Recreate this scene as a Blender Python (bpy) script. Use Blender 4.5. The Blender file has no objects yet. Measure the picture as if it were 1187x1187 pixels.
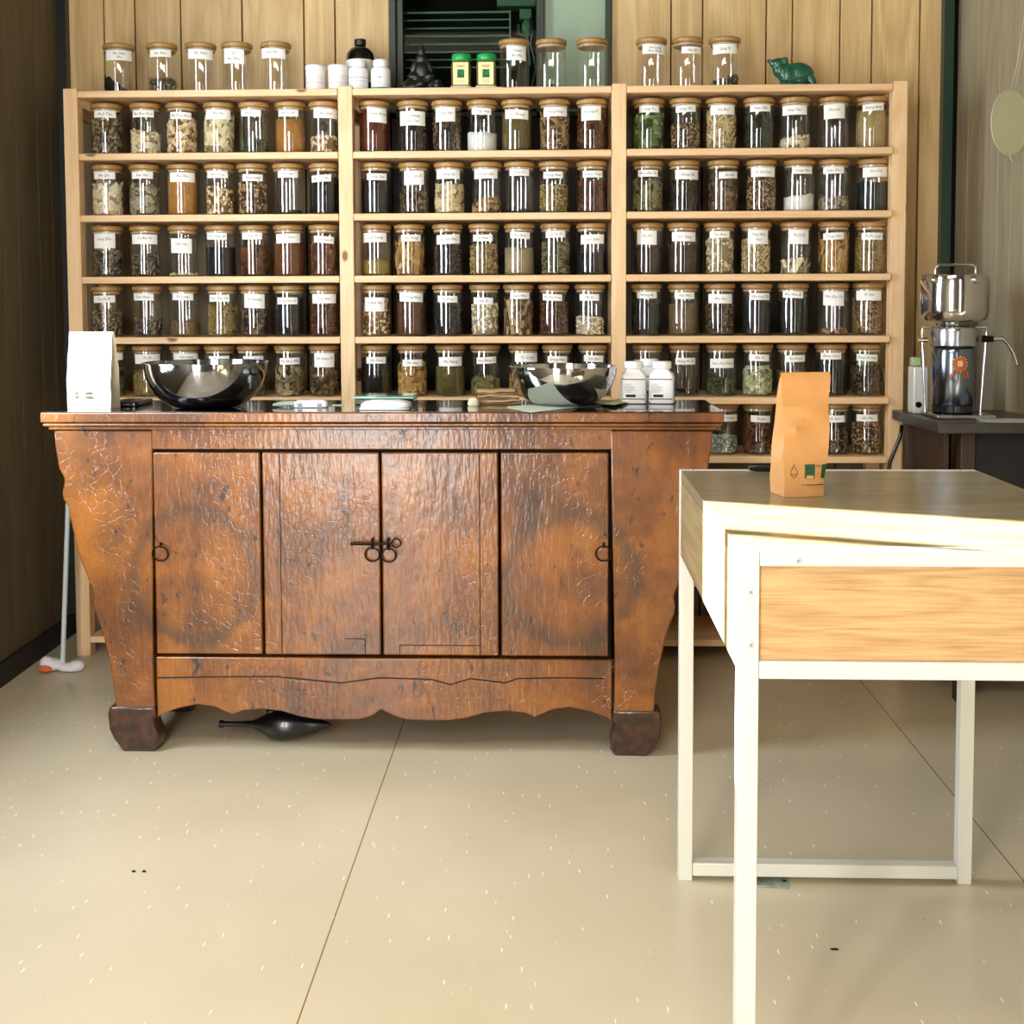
import bpy, math, random
import numpy as np
from math import pi, sin, cos, radians, sqrt, atan2, asin
from mathutils import Matrix, Vector, noise
random.seed(7)
S = bpy.context.scene
COL = S.collection
# ---------------------------------------------------------------- camera
F, CX, CY, EYE = 1385.0, 593.5, 431.0, 1.14
RM = Matrix.Rotation(radians(1.92), 3, 'Z') @ Matrix.Rotation(pi/2-radians(3.35), 3, 'X') @ Matrix.Rotation(radians(-.2), 3, 'Z')
CAM = Vector((0, 0, EYE))
cd = bpy.data.cameras.new('camera'); co = bpy.data.objects.new('camera', cd); COL.objects.link(co)
co.matrix_world = Matrix.Translation(CAM) @ RM.to_4x4()
cd.sensor_width = 36; cd.lens = F/1187*36; cd.shift_y = -(593.5-CY)/1187; cd.clip_start = .02
S.camera = co
def ray(px, py): return RM @ Vector(((px-CX)/F, -(py-CY)/F, -1))
def atY(px, py, Y):
    d = ray(px, py); return CAM + d*(Y/d.y)
def atZ(px, py, Z):
    d = ray(px, py); return CAM + d*((Z-EYE)/d.z)
# ---------------------------------------------------------------- materials
def lin(h):
    v = [int(h[i:i+2], 16)/255 for i in (0, 2, 4)]
    return tuple(((c+.055)/1.055)**2.4 if c > .04045 else c/12.92 for c in v)+(1,)
def newmat(name):
    m = bpy.data.materials.new(name); m.use_nodes = True
    nt = m.node_tree; b = nt.nodes['Principled BSDF']; return m, nt, b
def nd(nt, t, **k):
    n = nt.nodes.new(t)
    for a, v in k.items():
        if a.startswith('i_'): n.inputs[a[2:].replace('_', ' ')].default_value = v
        else: setattr(n, a, v)
    return n
def ramp(nt, stops):
    n = nt.nodes.new('ShaderNodeValToRGB'); e = n.color_ramp.elements
    while len(e) < len(stops): e.new(.5)
    for x, (p, c) in zip(e, stops): x.position = p; x.color = c if len(c) == 4 else (*c, 1)
    return n
def coords(nt, scale=(1, 1, 1), rot=(0, 0, 0), kind='Object'):
    tc = nd(nt, 'ShaderNodeTexCoord'); mp = nd(nt, 'ShaderNodeMapping')
    mp.inputs['Scale'].default_value = scale; mp.inputs['Rotation'].default_value = rot
    nt.links.new(tc.outputs[kind], mp.inputs[0]); return mp.outputs[0]
def plain(name, col, rough=.5, metal=0, coat=0, spec=.5, bump=0, bs=200, vary=0, trans=0):
    m, nt, b = newmat(name); L = nt.links.new
    c = lin(col) if isinstance(col, str) else (*col, 1)
    b.inputs['Base Color'].default_value = c; b.inputs['Roughness'].default_value = rough
    b.inputs['Metallic'].default_value = metal; b.inputs['Coat Weight'].default_value = coat
    b.inputs['Specular IOR Level'].default_value = spec
    if bump or vary:
        n = nd(nt, 'ShaderNodeTexNoise', i_Scale=bs, i_Detail=4.0); L(coords(nt), n.inputs['Vector'])
        if bump:
            bp = nd(nt, 'ShaderNodeBump', i_Strength=bump, i_Distance=.002); L(n.outputs[0], bp.inputs['Height']); L(bp.outputs[0], b.inputs['Normal'])
        if vary:
            r = ramp(nt, [(.3, [x*(1-vary) for x in c[:3]]), (.7, [min(1, x*(1+vary)) for x in c[:3]])])
            L(n.outputs[0], r.inputs[0]); L(r.outputs[0], b.inputs['Base Color'])
    return m
def wood(name, c1, c2, axis='Z', scale=1, rough=.5, coat=0, fig=.6, island=.12, knots=0, fine=1):
    """plank wood: grain runs along axis, growth-ring figure, per-island tone"""
    m, nt, b = newmat(name); L = nt.links.new
    st = {'X': (.12, 1, 1), 'Y': (1, .12, 1), 'Z': (1, 1, .12)}[axis]
    geo = nd(nt, 'ShaderNodeNewGeometry')
    tc = nd(nt, 'ShaderNodeTexCoord'); off = nd(nt, 'ShaderNodeVectorMath', operation='SCALE'); off.inputs[0].default_value = (7, 3, 5)
    L(geo.outputs['Random Per Island'], off.inputs['Scale'])
    ad = nd(nt, 'ShaderNodeVectorMath', operation='ADD'); L(tc.outputs['Object'], ad.inputs[0]); L(off.outputs[0], ad.inputs[1])
    mp = nd(nt, 'ShaderNodeMapping'); mp.inputs['Scale'].default_value = [s*scale for s in st]; L(ad.outputs[0], mp.inputs[0])
    n1 = nd(nt, 'ShaderNodeTexNoise', i_Scale=9.0, i_Detail=2.0, i_Roughness=.4); L(mp.outputs[0], n1.inputs['Vector'])
    mul = nd(nt, 'ShaderNodeMath', operation='MULTIPLY'); mul.inputs[1].default_value = 7; L(n1.outputs[0], mul.inputs[0])
    fr = nd(nt, 'ShaderNodeMath', operation='PINGPONG'); fr.inputs[1].default_value = .5; L(mul.outputs[0], fr.inputs[0])
    mp2 = nd(nt, 'ShaderNodeMapping'); mp2.inputs['Scale'].default_value = [(.04 if s < 1 else 1)*scale*fine for s in st]; L(ad.outputs[0], mp2.inputs[0])
    n2 = nd(nt, 'ShaderNodeTexNoise', i_Scale=160.0, i_Detail=3.0); L(mp2.outputs[0], n2.inputs['Vector'])
    mx = nd(nt, 'ShaderNodeMix'); mx.inputs[0].default_value = 1-fig; L(fr.outputs[0], mx.inputs[2]); L(n2.outputs[0], mx.inputs[3])
    r = ramp(nt, [(.08, c2), (.55, c1)]); L(mx.outputs[0], r.inputs[0])
    hs = nd(nt, 'ShaderNodeHueSaturation'); L(r.outputs[0], hs.inputs['Color'])
    mr = nd(nt, 'ShaderNodeMapRange'); mr.inputs[3].default_value = 1-island; mr.inputs[4].default_value = 1+island
    L(geo.outputs['Random Per Island'], mr.inputs[0]); L(mr.outputs[0], hs.inputs['Value'])
    last = hs.outputs[0]
    if knots:
        kv = nd(nt, 'ShaderNodeTexVoronoi', i_Scale=knots); mp3 = nd(nt, 'ShaderNodeMapping')
        mp3.inputs['Scale'].default_value = [1 if s == 1 else .55 for s in st]; L(ad.outputs[0], mp3.inputs[0]); L(mp3.outputs[0], kv.inputs['Vector'])
        kr = ramp(nt, [(.06, (1, 1, 1)), (.11, (0, 0, 0))]); L(kv.outputs['Distance'], kr.inputs[0])
        km = nd(nt, 'ShaderNodeMix', data_type='RGBA'); L(kr.outputs[0], km.inputs[0]); L(last, km.inputs[6]); km.inputs[7].default_value = (.22, .09, .03, 1); last = km.outputs[2]
    L(last, b.inputs['Base Color'])
    b.inputs['Roughness'].default_value = rough; b.inputs['Coat Weight'].default_value = coat; b.inputs['Coat Roughness'].default_value = .2
    bp = nd(nt, 'ShaderNodeBump', i_Strength=.15, i_Distance=.001); L(mx.outputs[0], bp.inputs['Height']); L(bp.outputs[0], b.inputs['Normal'])
    return m
def glassmat(name, tint=(1, 1, 1), ior=1.6, rough=.02, alpha=0):
    m, nt, b = newmat(name); L = nt.links.new; nt.nodes.remove(b)
    t = nd(nt, 'ShaderNodeBsdfTransparent'); t.inputs[0].default_value = (*tint, 1)
    g = nd(nt, 'ShaderNodeBsdfGlossy'); g.inputs['Roughness'].default_value = rough; g.inputs[0].default_value = (1, 1, 1, 1)
    lw_ = nd(nt, 'ShaderNodeLayerWeight'); lw_.inputs[0].default_value = .5
    f = ramp(nt, [(0, (alpha,)*3), (.75, (alpha*1.3,)*3), (1, (.45,)*3)]); L(lw_.outputs['Facing'], f.inputs[0])
    x = nd(nt, 'ShaderNodeMixShader'); L(f.outputs[0], x.inputs[0]); L(t.outputs[0], x.inputs[1]); L(g.outputs[0], x.inputs[2])
    L(x.outputs[0], nt.nodes['Material Output'].inputs[0]); return m
def bits(name, cols, rough=.7, vor=0, bump=.5, fuzz=0):
    """herb material: each piece (mesh island) picks a tone; vor>0 breaks a surface into grains"""
    m, nt, b = newmat(name); L = nt.links.new
    n = len(cols); r = ramp(nt, [(i/max(1, n-1)*.999, lin(c)) for i, c in enumerate(cols)])
    if vor:
        v = nd(nt, 'ShaderNodeTexVoronoi', i_Scale=float(vor)); L(coords(nt, (1, 1, .8)), v.inputs['Vector'])
        s = nd(nt, 'ShaderNodeSeparateColor'); L(v.outputs['Color'], s.inputs[0]); L(s.outputs[0], r.inputs[0])
        bp = nd(nt, 'ShaderNodeBump', i_Strength=bump, i_Distance=.002, invert=True); L(v.outputs['Distance'], bp.inputs['Height']); L(bp.outputs[0], b.inputs['Normal'])
    else:
        g = nd(nt, 'ShaderNodeNewGeometry'); L(g.outputs['Random Per Island'], r.inputs[0])
    L(r.outputs[0], b.inputs['Base Color']); b.inputs['Roughness'].default_value = rough
    b.inputs['Specular IOR Level'].default_value = .25
    return m
# ---------------------------------------------------------------- mesh helpers
class MB:
    def __init__(s): s.v = []; s.f = []
    def add(s, v, f, M=None):
        o = len(s.v); s.v += [tuple(M @ Vector(p)) if M else tuple(p) for p in v]; s.f += [tuple(i+o for i in q) for q in f]; return s
    def box(s, x0, x1, y0, y1, z0, z1, M=None):
        v = [(x, y, z) for x in (x0, x1) for y in (y0, y1) for z in (z0, z1)]
        return s.add(v, [(0, 1, 3, 2), (4, 6, 7, 5), (0, 4, 5, 1), (2, 3, 7, 6), (0, 2, 6, 4), (1, 5, 7, 3)], M)
    def loft(s, rings, cap0=True, cap1=True, M=None):
        n = len(rings[0]); v = [p for r in rings for p in r]; f = []
        for k in range(len(rings)-1):
            for i in range(n):
                j = (i+1) % n; f.append((k*n+i, k*n+j, (k+1)*n+j, (k+1)*n+i))
        if cap0: f.append(tuple(range(n))[::-1])
        if cap1: f.append(tuple(range((len(rings)-1)*n, len(rings)*n)))
        return s.add(v, f, M)
    def lathe(s, prof, n=32, cap0=True, cap1=True, M=None, ex=1, ey=1):
        return s.loft([[(r*cos(2*pi*i/n)*ex, r*sin(2*pi*i/n)*ey, z) for i in range(n)] for r, z in prof], cap0, cap1, M)
    def sq(s, prof, n=40, e=4, M=None):
        """superellipse loft: (half width, half depth, z[, cx, cy])"""
        rg = []
        for p in prof:
            a, b, z = p[:3]; cx, cy = (p[3], p[4]) if len(p) > 3 else (0, 0); r = []
            for i in range(n):
                t = 2*pi*(i+.5)/n; c, d = cos(t), sin(t)
                r.append((cx+a*math.copysign(abs(c)**(2/e), c), cy+b*math.copysign(abs(d)**(2/e), d), z))
            rg.append(r)
        return s.loft(rg, M=M)
    def tube(s, pts, r, n=8, closed=False):
        pts = [Vector(p) for p in pts]; rg = []; m = len(pts); up = Vector((0, 0, 1)); prev = None
        for k, p in enumerate(pts):
            a = pts[(k-1) % m] if (closed or k) else p; b = pts[(k+1) % m] if (closed or k < m-1) else p
            t = (b-a).normalized()
            if prev is None:
                u = t.cross(up) if abs(t.z) < .95 else t.cross(Vector((1, 0, 0)))
            else: u = prev-t*prev.dot(t)
            u.normalize(); prev = u; w = t.cross(u); rr = r[k] if isinstance(r, (list, tuple)) else r
            rg.append([tuple(p+u*rr*cos(2*pi*i/n)+w*rr*sin(2*pi*i/n)) for i in range(n)])
        if closed: rg.append(rg[0]); return s.loft(rg, False, False)
        return s.loft(rg)
    def prism(s, pts, y0, y1, M=None):
        """pts (x,z) outline, extruded y0..y1"""
        n = len(pts); v = [(x, y0, z) for x, z in pts]+[(x, y1, z) for x, z in pts]
        f = [tuple(range(n)), tuple(range(n, 2*n))[::-1]]+[(i, i+n, (i+1) % n+n, (i+1) % n) for i in range(n)]
        return s.add(v, f, M)
    def sph(s, c, r, n=12, m=8, M=None):
        r = (r,)*3 if not isinstance(r, (tuple, list)) else r
        rg = []
        for k in range(m+1):
            a = -pi/2+pi*k/m; q = max(cos(a), .02)
            rg.append([(c[0]+r[0]*q*cos(2*pi*i/n), c[1]+r[1]*q*sin(2*pi*i/n), c[2]+r[2]*sin(a)) for i in range(n)])
        return s.loft(rg, M=M)
    def build(s, name, mat, parent=None, smooth=False, bevel=0, seg=2, recalc=True, loc=None, angle=40):
        me = bpy.data.meshes.new(name); me.from_pydata(s.v, [], s.f); me.update()
        if recalc:
            import bmesh
            bm = bmesh.new(); bm.from_mesh(me); bmesh.ops.recalc_face_normals(bm, faces=bm.faces); bm.to_mesh(me); bm.free()
        if smooth:
            me.shade_smooth()
            if smooth != 'all': me.set_sharp_from_angle(angle=radians(angle))
        me.materials.append(mat)
        return link(name, me, parent, bevel, seg, loc)
def link(name, me, parent=None, bevel=0, seg=2, loc=None):
    o = bpy.data.objects.new(name, me); COL.objects.link(o)
    if parent: o.parent = parent
    if loc: o.location = loc
    if bevel:
        b = o.modifiers.new('bevel', 'BEVEL'); b.width = bevel; b.segments = seg; b.limit_method = 'ANGLE'; b.angle_limit = radians(40)
        o.data.shade_smooth(); o.data.set_sharp_from_angle(angle=radians(35)); b.harden_normals = False
    return o
def tag(o, label, cat, group=None):
    o['label'] = label; o['category'] = cat
    if group: o['group'] = group
    return o
def thing(name, label, cat, loc=(0, 0, 0), rz=0, group=None):
    o = bpy.data.objects.new(name, None); COL.objects.link(o); o.location = loc; o.rotation_euler = (0, 0, rz); o.empty_display_size = .05
    return tag(o, label, cat, group)
def struct(o): o['kind'] = 'structure'; return o
def text_mesh(s, size, shear=.25):
    c = bpy.data.curves.new('t', 'FONT'); c.body = s; c.size = size; c.shear = shear; c.align_x = 'CENTER'; c.align_y = 'CENTER'
    c.resolution_u = 1; c.offset = .0
    o = bpy.data.objects.new('t', c); COL.objects.link(o)
    bpy.context.view_layer.update()
    me = bpy.data.meshes.new_from_object(o.evaluated_get(bpy.context.evaluated_depsgraph_get()))
    bpy.data.objects.remove(o); bpy.data.curves.remove(c); return me
# ---------------------------------------------------------------- palette
M_panel = wood('pale_wood_panelling', lin('E2C48E'), lin('BE9A64'), 'Z', .8, .55, fig=.5, island=.09, knots=0)
M_panel_d = wood('mid_bay_shade_panelling', lin('3A2E1E'), lin('241B10'), 'Z', .8, .6, fig=.5, island=.1)  # shade behind the middle bay put into the plank colour
M_panel_l = wood('side_wall_panelling', lin('625842'), lin('4A412F'), 'Z', .8, .6, fig=.4, island=.07)  # panelling wood darkened; its weak grazing light is in the colour
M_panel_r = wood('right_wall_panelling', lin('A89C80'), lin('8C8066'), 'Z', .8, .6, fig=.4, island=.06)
M_pine = wood('pine_board', lin('F0CDA0'), lin('DCAC74'), 'X', 1, .5, fig=.4, island=.06, knots=9)
M_pinev = wood('pine_upright', lin('F2D0A4'), lin('DFB27C'), 'Z', 1, .5, fig=.4, island=.05, knots=9)
M_dark = plain('black_gap', '0A0908', .8)
M_black = plain('black_plastic', '0C0D0E', .25, coat=.3)
M_trimblack = plain('black_trim', '14120F', .6)
M_green = plain('dark_green_paint', '1E3A30', .35)
M_iron = plain('dark_iron', '1E1510', .35, metal=.8, bump=.3, bs=300)
M_steel = plain('polished_steel', (.62, .62, .63), .09, metal=1)
M_steel2 = plain('brushed_steel', (.5, .52, .56), .22, metal=1)
M_white = plain('white_metal', 'DDDED6', .35, coat=.2)
M_whitepl = plain('white_plastic', 'F2F3F4', .35)
M_paper = plain('label_paper', 'F4F4EE', .7)
M_ink = plain('handwriting_ink', '33343A', .6)
M_lid = wood('bamboo_lid', lin('B58D52'), lin('86622F'), 'X', 3, .45, coat=.25, fig=.3, island=.1)
M_glass = glassmat('clear_glass', (.985, .985, .975), 1.5, .015, .115)
M_glasspane = glassmat('window_glass', (.7, .78, .72), 1.3, .02, .0015)
M_greencap = plain('green_plastic', '0FA04A', .35)
M_kraft = plain('kraft_paper', 'C08C54', .6, bump=.7, bs=25, vary=.08)
M_kraftw = plain('white_kraft_paper', 'E0D5C0', .6, bump=.2, bs=25)
M_sheet = plain('pale_sheet', 'D8E4CC', .6)
M_benchtop = plain('dark_bench_top', '3A3532', .3, bump=.2, bs=40, vary=.3)
M_bench = wood('weathered_brown_wood', lin('4A3324'), lin('22170F'), 'Z', 1, .6, fig=.5)
M_oak = wood('pale_oak', lin('D2AC7A'), lin('9E7442'), 'X', 2.4, .45, fig=.38, island=.05, fine=.8)
M_oaktop = wood('greyed_oak_top', lin('8C8060'), lin('564D36'), 'X', 1.2, .3, coat=.35, fig=.4, island=.05, fine=.6)
M_printg = plain('green_print', '0F4A20', .6); M_printk = plain('black_print', '1B1A18', .6)
M_orange = plain('orange_badge', 'B8662E', .5)
def lacquer():
    m, nt, b = newmat('cracked_brown_lacquer'); L = nt.links.new
    a = coords(nt, (1, 1, .25)); c = coords(nt)
    n1 = nd(nt, 'ShaderNodeTexNoise', i_Scale=7.0, i_Detail=5.0, i_Roughness=.6); L(a, n1.inputs['Vector'])
    n2 = nd(nt, 'ShaderNodeTexNoise', i_Scale=5.0, i_Detail=6.0, i_Roughness=.65); L(c, n2.inputs['Vector'])
    n3 = nd(nt, 'ShaderNodeTexNoise', i_Scale=90.0, i_Detail=3.0); L(a, n3.inputs['Vector'])
    r1 = ramp(nt, [(.3, lin('3A1C06')), (.5, lin('7C4408')), (.7, lin('965A0E'))]); L(n1.outputs[0], r1.inputs[0])
    r2 = ramp(nt, [(.38, lin('180C04')), (.5, lin('6E3C0A')), (.60, lin('9C5E12'))]); L(n2.outputs[0], r2.inputs[0])
    mx = nd(nt, 'ShaderNodeMix', data_type='RGBA'); mx.inputs[0].default_value = .5; L(r1.outputs[0], mx.inputs[6]); L(r2.outputs[0], mx.inputs[7])
    # worn painted rings on each side of the front (old medallion outlines)
    last = mx.outputs[2]
    tc = nd(nt, 'ShaderNodeTexCoord')
    for cx in (-.475, .475):
        sb = nd(nt, 'ShaderNodeVectorMath', operation='SUBTRACT'); sb.inputs[1].default_value = (cx, 0, .455); L(tc.outputs['Object'], sb.inputs[0])
        ms = nd(nt, 'ShaderNodeVectorMath', operation='MULTIPLY'); ms.inputs[1].default_value = (1, 0, 1); L(sb.outputs[0], ms.inputs[0])
        ln = nd(nt, 'ShaderNodeVectorMath', operation='LENGTH'); L(ms.outputs[0], ln.inputs[0])
        ad = nd(nt, 'ShaderNodeMath', operation='MULTIPLY_ADD'); L(n2.outputs[0], ad.inputs[0]); ad.inputs[1].default_value = .11; L(ln.outputs['Value'], ad.inputs[2])
        rr = ramp(nt, [(.185, (0, 0, 0)), (.212, (1, 1, 1)), (.222, (1, 1, 1)), (.246, (0, 0, 0))]); L(ad.outputs[0], rr.inputs[0])
        mu = nd(nt, 'ShaderNodeMath', operation='MULTIPLY'); mu.inputs[1].default_value = .6; L(rr.outputs[0], mu.inputs[0])
        k = nd(nt, 'ShaderNodeMix', data_type='RGBA'); L(mu.outputs[0], k.inputs[0]); L(last, k.inputs[6]); k.inputs[7].default_value = lin('3A2413'); last = k.outputs[2]
    # dark nicks
    n4 = nd(nt, 'ShaderNodeTexNoise', i_Scale=26.0, i_Detail=5.0, i_Roughness=.7); L(coords(nt, (1, 1, .6)), n4.inputs['Vector'])
    r4 = ramp(nt, [(.60, (0, 0, 0)), (.66, (1, 1, 1))]); L(n4.outputs[0], r4.inputs[0])
    k = nd(nt, 'ShaderNodeMix', data_type='RGBA'); L(r4.outputs[0], k.inputs[0]); L(last, k.inputs[6]); k.inputs[7].default_value = lin('2A1408'); L(k.outputs[2], b.inputs['Base Color'])
    b.inputs['Roughness'].default_value = .42
    b.inputs['Coat Weight'].default_value = .9; b.inputs['Coat Roughness'].default_value = .17
    wn = nd(nt, 'ShaderNodeTexNoise', i_Scale=14.0, i_Detail=3.0); L(c, wn.inputs['Vector'])
    ws = nd(nt, 'ShaderNodeVectorMath', operation='SCALE'); ws.inputs['Scale'].default_value = .07; L(wn.outputs['Color'], ws.inputs[0])
    wa = nd(nt, 'ShaderNodeVectorMath', operation='ADD'); L(c, wa.inputs[0]); L(ws.outputs[0], wa.inputs[1])
    v = nd(nt, 'ShaderNodeTexVoronoi', feature='DISTANCE_TO_EDGE', i_Scale=34.0); L(wa.outputs[0], v.inputs['Vector'])
    rv = ramp(nt, [(.0, (1, 1, 1)), (.05, (0, 0, 0))]); L(v.outputs['Distance'], rv.inputs[0])
    mk_ = nd(nt, 'ShaderNodeTexNoise', i_Scale=6.0, i_Detail=3.0); L(coords(nt, (1, 1, .6), (0, 0, 1)), mk_.inputs['Vector'])
    mr_ = ramp(nt, [(.5, (0, 0, 0)), (.62, (1, 1, 1))]); L(mk_.outputs[0], mr_.inputs[0])
    mm_ = nd(nt, 'ShaderNodeMath', operation='MULTIPLY'); L(rv.outputs[0], mm_.inputs[0]); L(mr_.outputs[0], mm_.inputs[1])
    s = nd(nt, 'ShaderNodeMath', operation='MULTIPLY_ADD'); s.inputs[1].default_value = -.5; L(mm_.outputs[0], s.inputs[0]); L(n3.outputs[0], s.inputs[2])
    s2 = nd(nt, 'ShaderNodeMath', operation='MULTIPLY_ADD'); s2.inputs[1].default_value = 2.2; L(n2.outputs[0], s2.inputs[0]); L(s.outputs[0], s2.inputs[2])
    bp = nd(nt, 'ShaderNodeBump', i_Strength=.5, i_Distance=.0028); L(s2.outputs[0], bp.inputs['Height'])
    bq = nd(nt, 'ShaderNodeBump', i_Strength=.25, i_Distance=.002); L(s2.outputs[0], bq.inputs['Height']); L(bq.outputs[0], b.inputs['Normal']); L(bp.outputs[0], b.inputs['Coat Normal'])
    return m
M_lac = lacquer()
M_lactop = plain('dark_worn_lacquer_top', '1C1716', .16, coat=.8, bump=.25, bs=30, vary=.4)
M_foot = plain('dark_worn_foot', '3A1F0E', .4, coat=.5, bump=.9, bs=40, vary=.8)
def floor_mat():
    m, nt, b = newmat('flecked_beige_linoleum'); L = nt.links.new
    c = coords(nt)
    n = nd(nt, 'ShaderNodeTexNoise', i_Scale=1.6, i_Detail=4.0); L(c, n.inputs['Vector'])
    r = ramp(nt, [(.35, lin('C6BBA0')), (.65, lin('D2C7AE'))]); L(n.outputs[0], r.inputs[0])
    g = nd(nt, 'ShaderNodeTexNoise', i_Scale=420.0, i_Detail=2.0); L(c, g.inputs['Vector'])
    gr = ramp(nt, [(.3, (.86, .86, .86)), (.7, (1.05, 1.05, 1.05))]); L(g.outputs[0], gr.inputs[0])
    mu = nd(nt, 'ShaderNodeMix', data_type='RGBA', blend_type='MULTIPLY'); mu.inputs[0].default_value = 1; L(r.outputs[0], mu.inputs[6]); L(gr.outputs[0], mu.inputs[7])
    last = mu.outputs[2]
    for sc, rot, th, col in (((90, 15, 1), .30, .15, 'F6F0DE'), ((22, 30, 1), 0, .045, '5A4E36')):
        v = nd(nt, 'ShaderNodeTexVoronoi', i_Scale=1.0, i_Randomness=1.0); L(coords(nt, sc, (0, 0, rot)), v.inputs['Vector'])
        vr = ramp(nt, [(th*.6, (1, 1, 1)), (th, (0, 0, 0))]); L(v.outputs['Distance'], vr.inputs[0])
        sp = nd(nt, 'ShaderNodeSeparateColor'); L(v.outputs['Color'], sp.inputs[0])
        gt = nd(nt, 'ShaderNodeMath', operation='GREATER_THAN'); gt.inputs[1].default_value = .72 if col[0] == 'F' else .9; L(sp.outputs[1], gt.inputs[0])
        mm = nd(nt, 'ShaderNodeMath', operation='MULTIPLY'); L(vr.outputs[0], mm.inputs[0]); L(gt.outputs[0], mm.inputs[1])
        k = nd(nt, 'ShaderNodeMix', data_type='RGBA'); L(mm.outputs[0], k.inputs[0]); L(last, k.inputs[6]); k.inputs[7].default_value = lin(col); last = k.outputs[2]
    sx = nd(nt, 'ShaderNodeSeparateXYZ'); L(c, sx.inputs[0])
    for x in (-.405, .925):
        a = nd(nt, 'ShaderNodeMath', operation='SUBTRACT'); a.inputs[1].default_value = x; L(sx.outputs[0], a.inputs[0])
        ab = nd(nt, 'ShaderNodeMath', operation='ABSOLUTE'); L(a.outputs[0], ab.inputs[0])
        lt = nd(nt, 'ShaderNodeMath', operation='LESS_THAN'); lt.inputs[1].default_value = .0013; L(ab.outputs[0], lt.inputs[0])
        k = nd(nt, 'ShaderNodeMix', data_type='RGBA'); L(lt.outputs[0], k.inputs[0]); L(last, k.inputs[6]); k.inputs[7].default_value = lin('7A6438'); last = k.outputs[2]
    L(last, b.inputs['Base Color']); b.inputs['Roughness'].default_value = .27
    n5 = nd(nt, 'ShaderNodeTexNoise', i_Scale=12.0, i_Detail=3.0); L(c, n5.inputs['Vector'])
    bp = nd(nt, 'ShaderNodeBump', i_Strength=.06, i_Distance=.004); L(n5.outputs[0], bp.inputs['Height']); L(bp.outputs[0], b.inputs['Normal'])
    return m
# ---------------------------------------------------------------- room
YB, YF, H = 4.06, -.42, 2.75
def lw(y): return -1.665+(YB-y)*.022           # left wall face
def rw(y): return 1.345+(YB-y)*.17              # right wall face
struct(MB().box(-2.2, 3.2, YF-.1, YB+.3, -.05, 0).build('floor', floor_mat()))
struct(MB().box(-2.2, 3.2, YF-.1, YB+.3, H, H+.05).build('ceiling', plain('cream_ceiling', '5C5548', .8)))
# back wall of separate planks
def zb(py): return atY(590, py, YB).z
gx = [atY(p, 60, YB).x for p in (77, 121, 157, 210, 244, 281, 317, 352.6, 388.6, 447, 452)]
gx = [atY(p, 60, YB).x for p in (66, 121, 157, 210, 281, 352.6, 388.6, 452)]
gr = [atY(p, 60, YB).x for p in (708, 778, 814.5, 888, 918.5, 973.6, 1010.5, 1066, 1102)]
WZ = 1.76
mb = MB(); w0, w1 = gx[-1], gr[0]
for a, b_ in list(zip(gx[:-1], gx[1:]))+list(zip(gr[:-1], gr[1:])):
    mb.box(a+.0022, b_-.0022, YB, YB+.02, 1.79 if b_ < 1.1 else 0, H)
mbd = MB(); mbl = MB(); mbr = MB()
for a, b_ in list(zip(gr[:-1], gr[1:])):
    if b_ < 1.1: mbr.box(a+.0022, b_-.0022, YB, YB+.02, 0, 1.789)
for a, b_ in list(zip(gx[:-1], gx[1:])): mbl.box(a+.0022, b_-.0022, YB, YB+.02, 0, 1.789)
struct(mbl.build('wall_back.004', wood('left_bay_shade_panelling', lin('8A7A5A'), lin('6A5A3E'), 'Z', .8, .6, fig=.5, island=.1), bevel=.002, seg=1))  # lower planks darkened, left-bay shade is in the colour
struct(mbr.build('wall_back.005', wood('right_bay_shade_panelling', lin('5E5440'), lin('3E3524'), 'Z', .8, .6, fig=.5, island=.1), bevel=.002, seg=1))  # right-bay shade painted into these darker planks
n = 7
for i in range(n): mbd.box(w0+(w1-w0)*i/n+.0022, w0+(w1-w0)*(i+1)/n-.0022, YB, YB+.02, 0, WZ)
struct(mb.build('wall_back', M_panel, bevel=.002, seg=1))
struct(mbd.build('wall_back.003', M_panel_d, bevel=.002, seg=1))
struct(MB().box(-1.9, w0-.0, YB+.021, YB+.1, 0, H).box(w1, 1.6, YB+.021, YB+.1, 0, H).box(w0, w1, YB+.021, YB+.1, 0, WZ).build('wall_back.001', M_dark))
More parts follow.
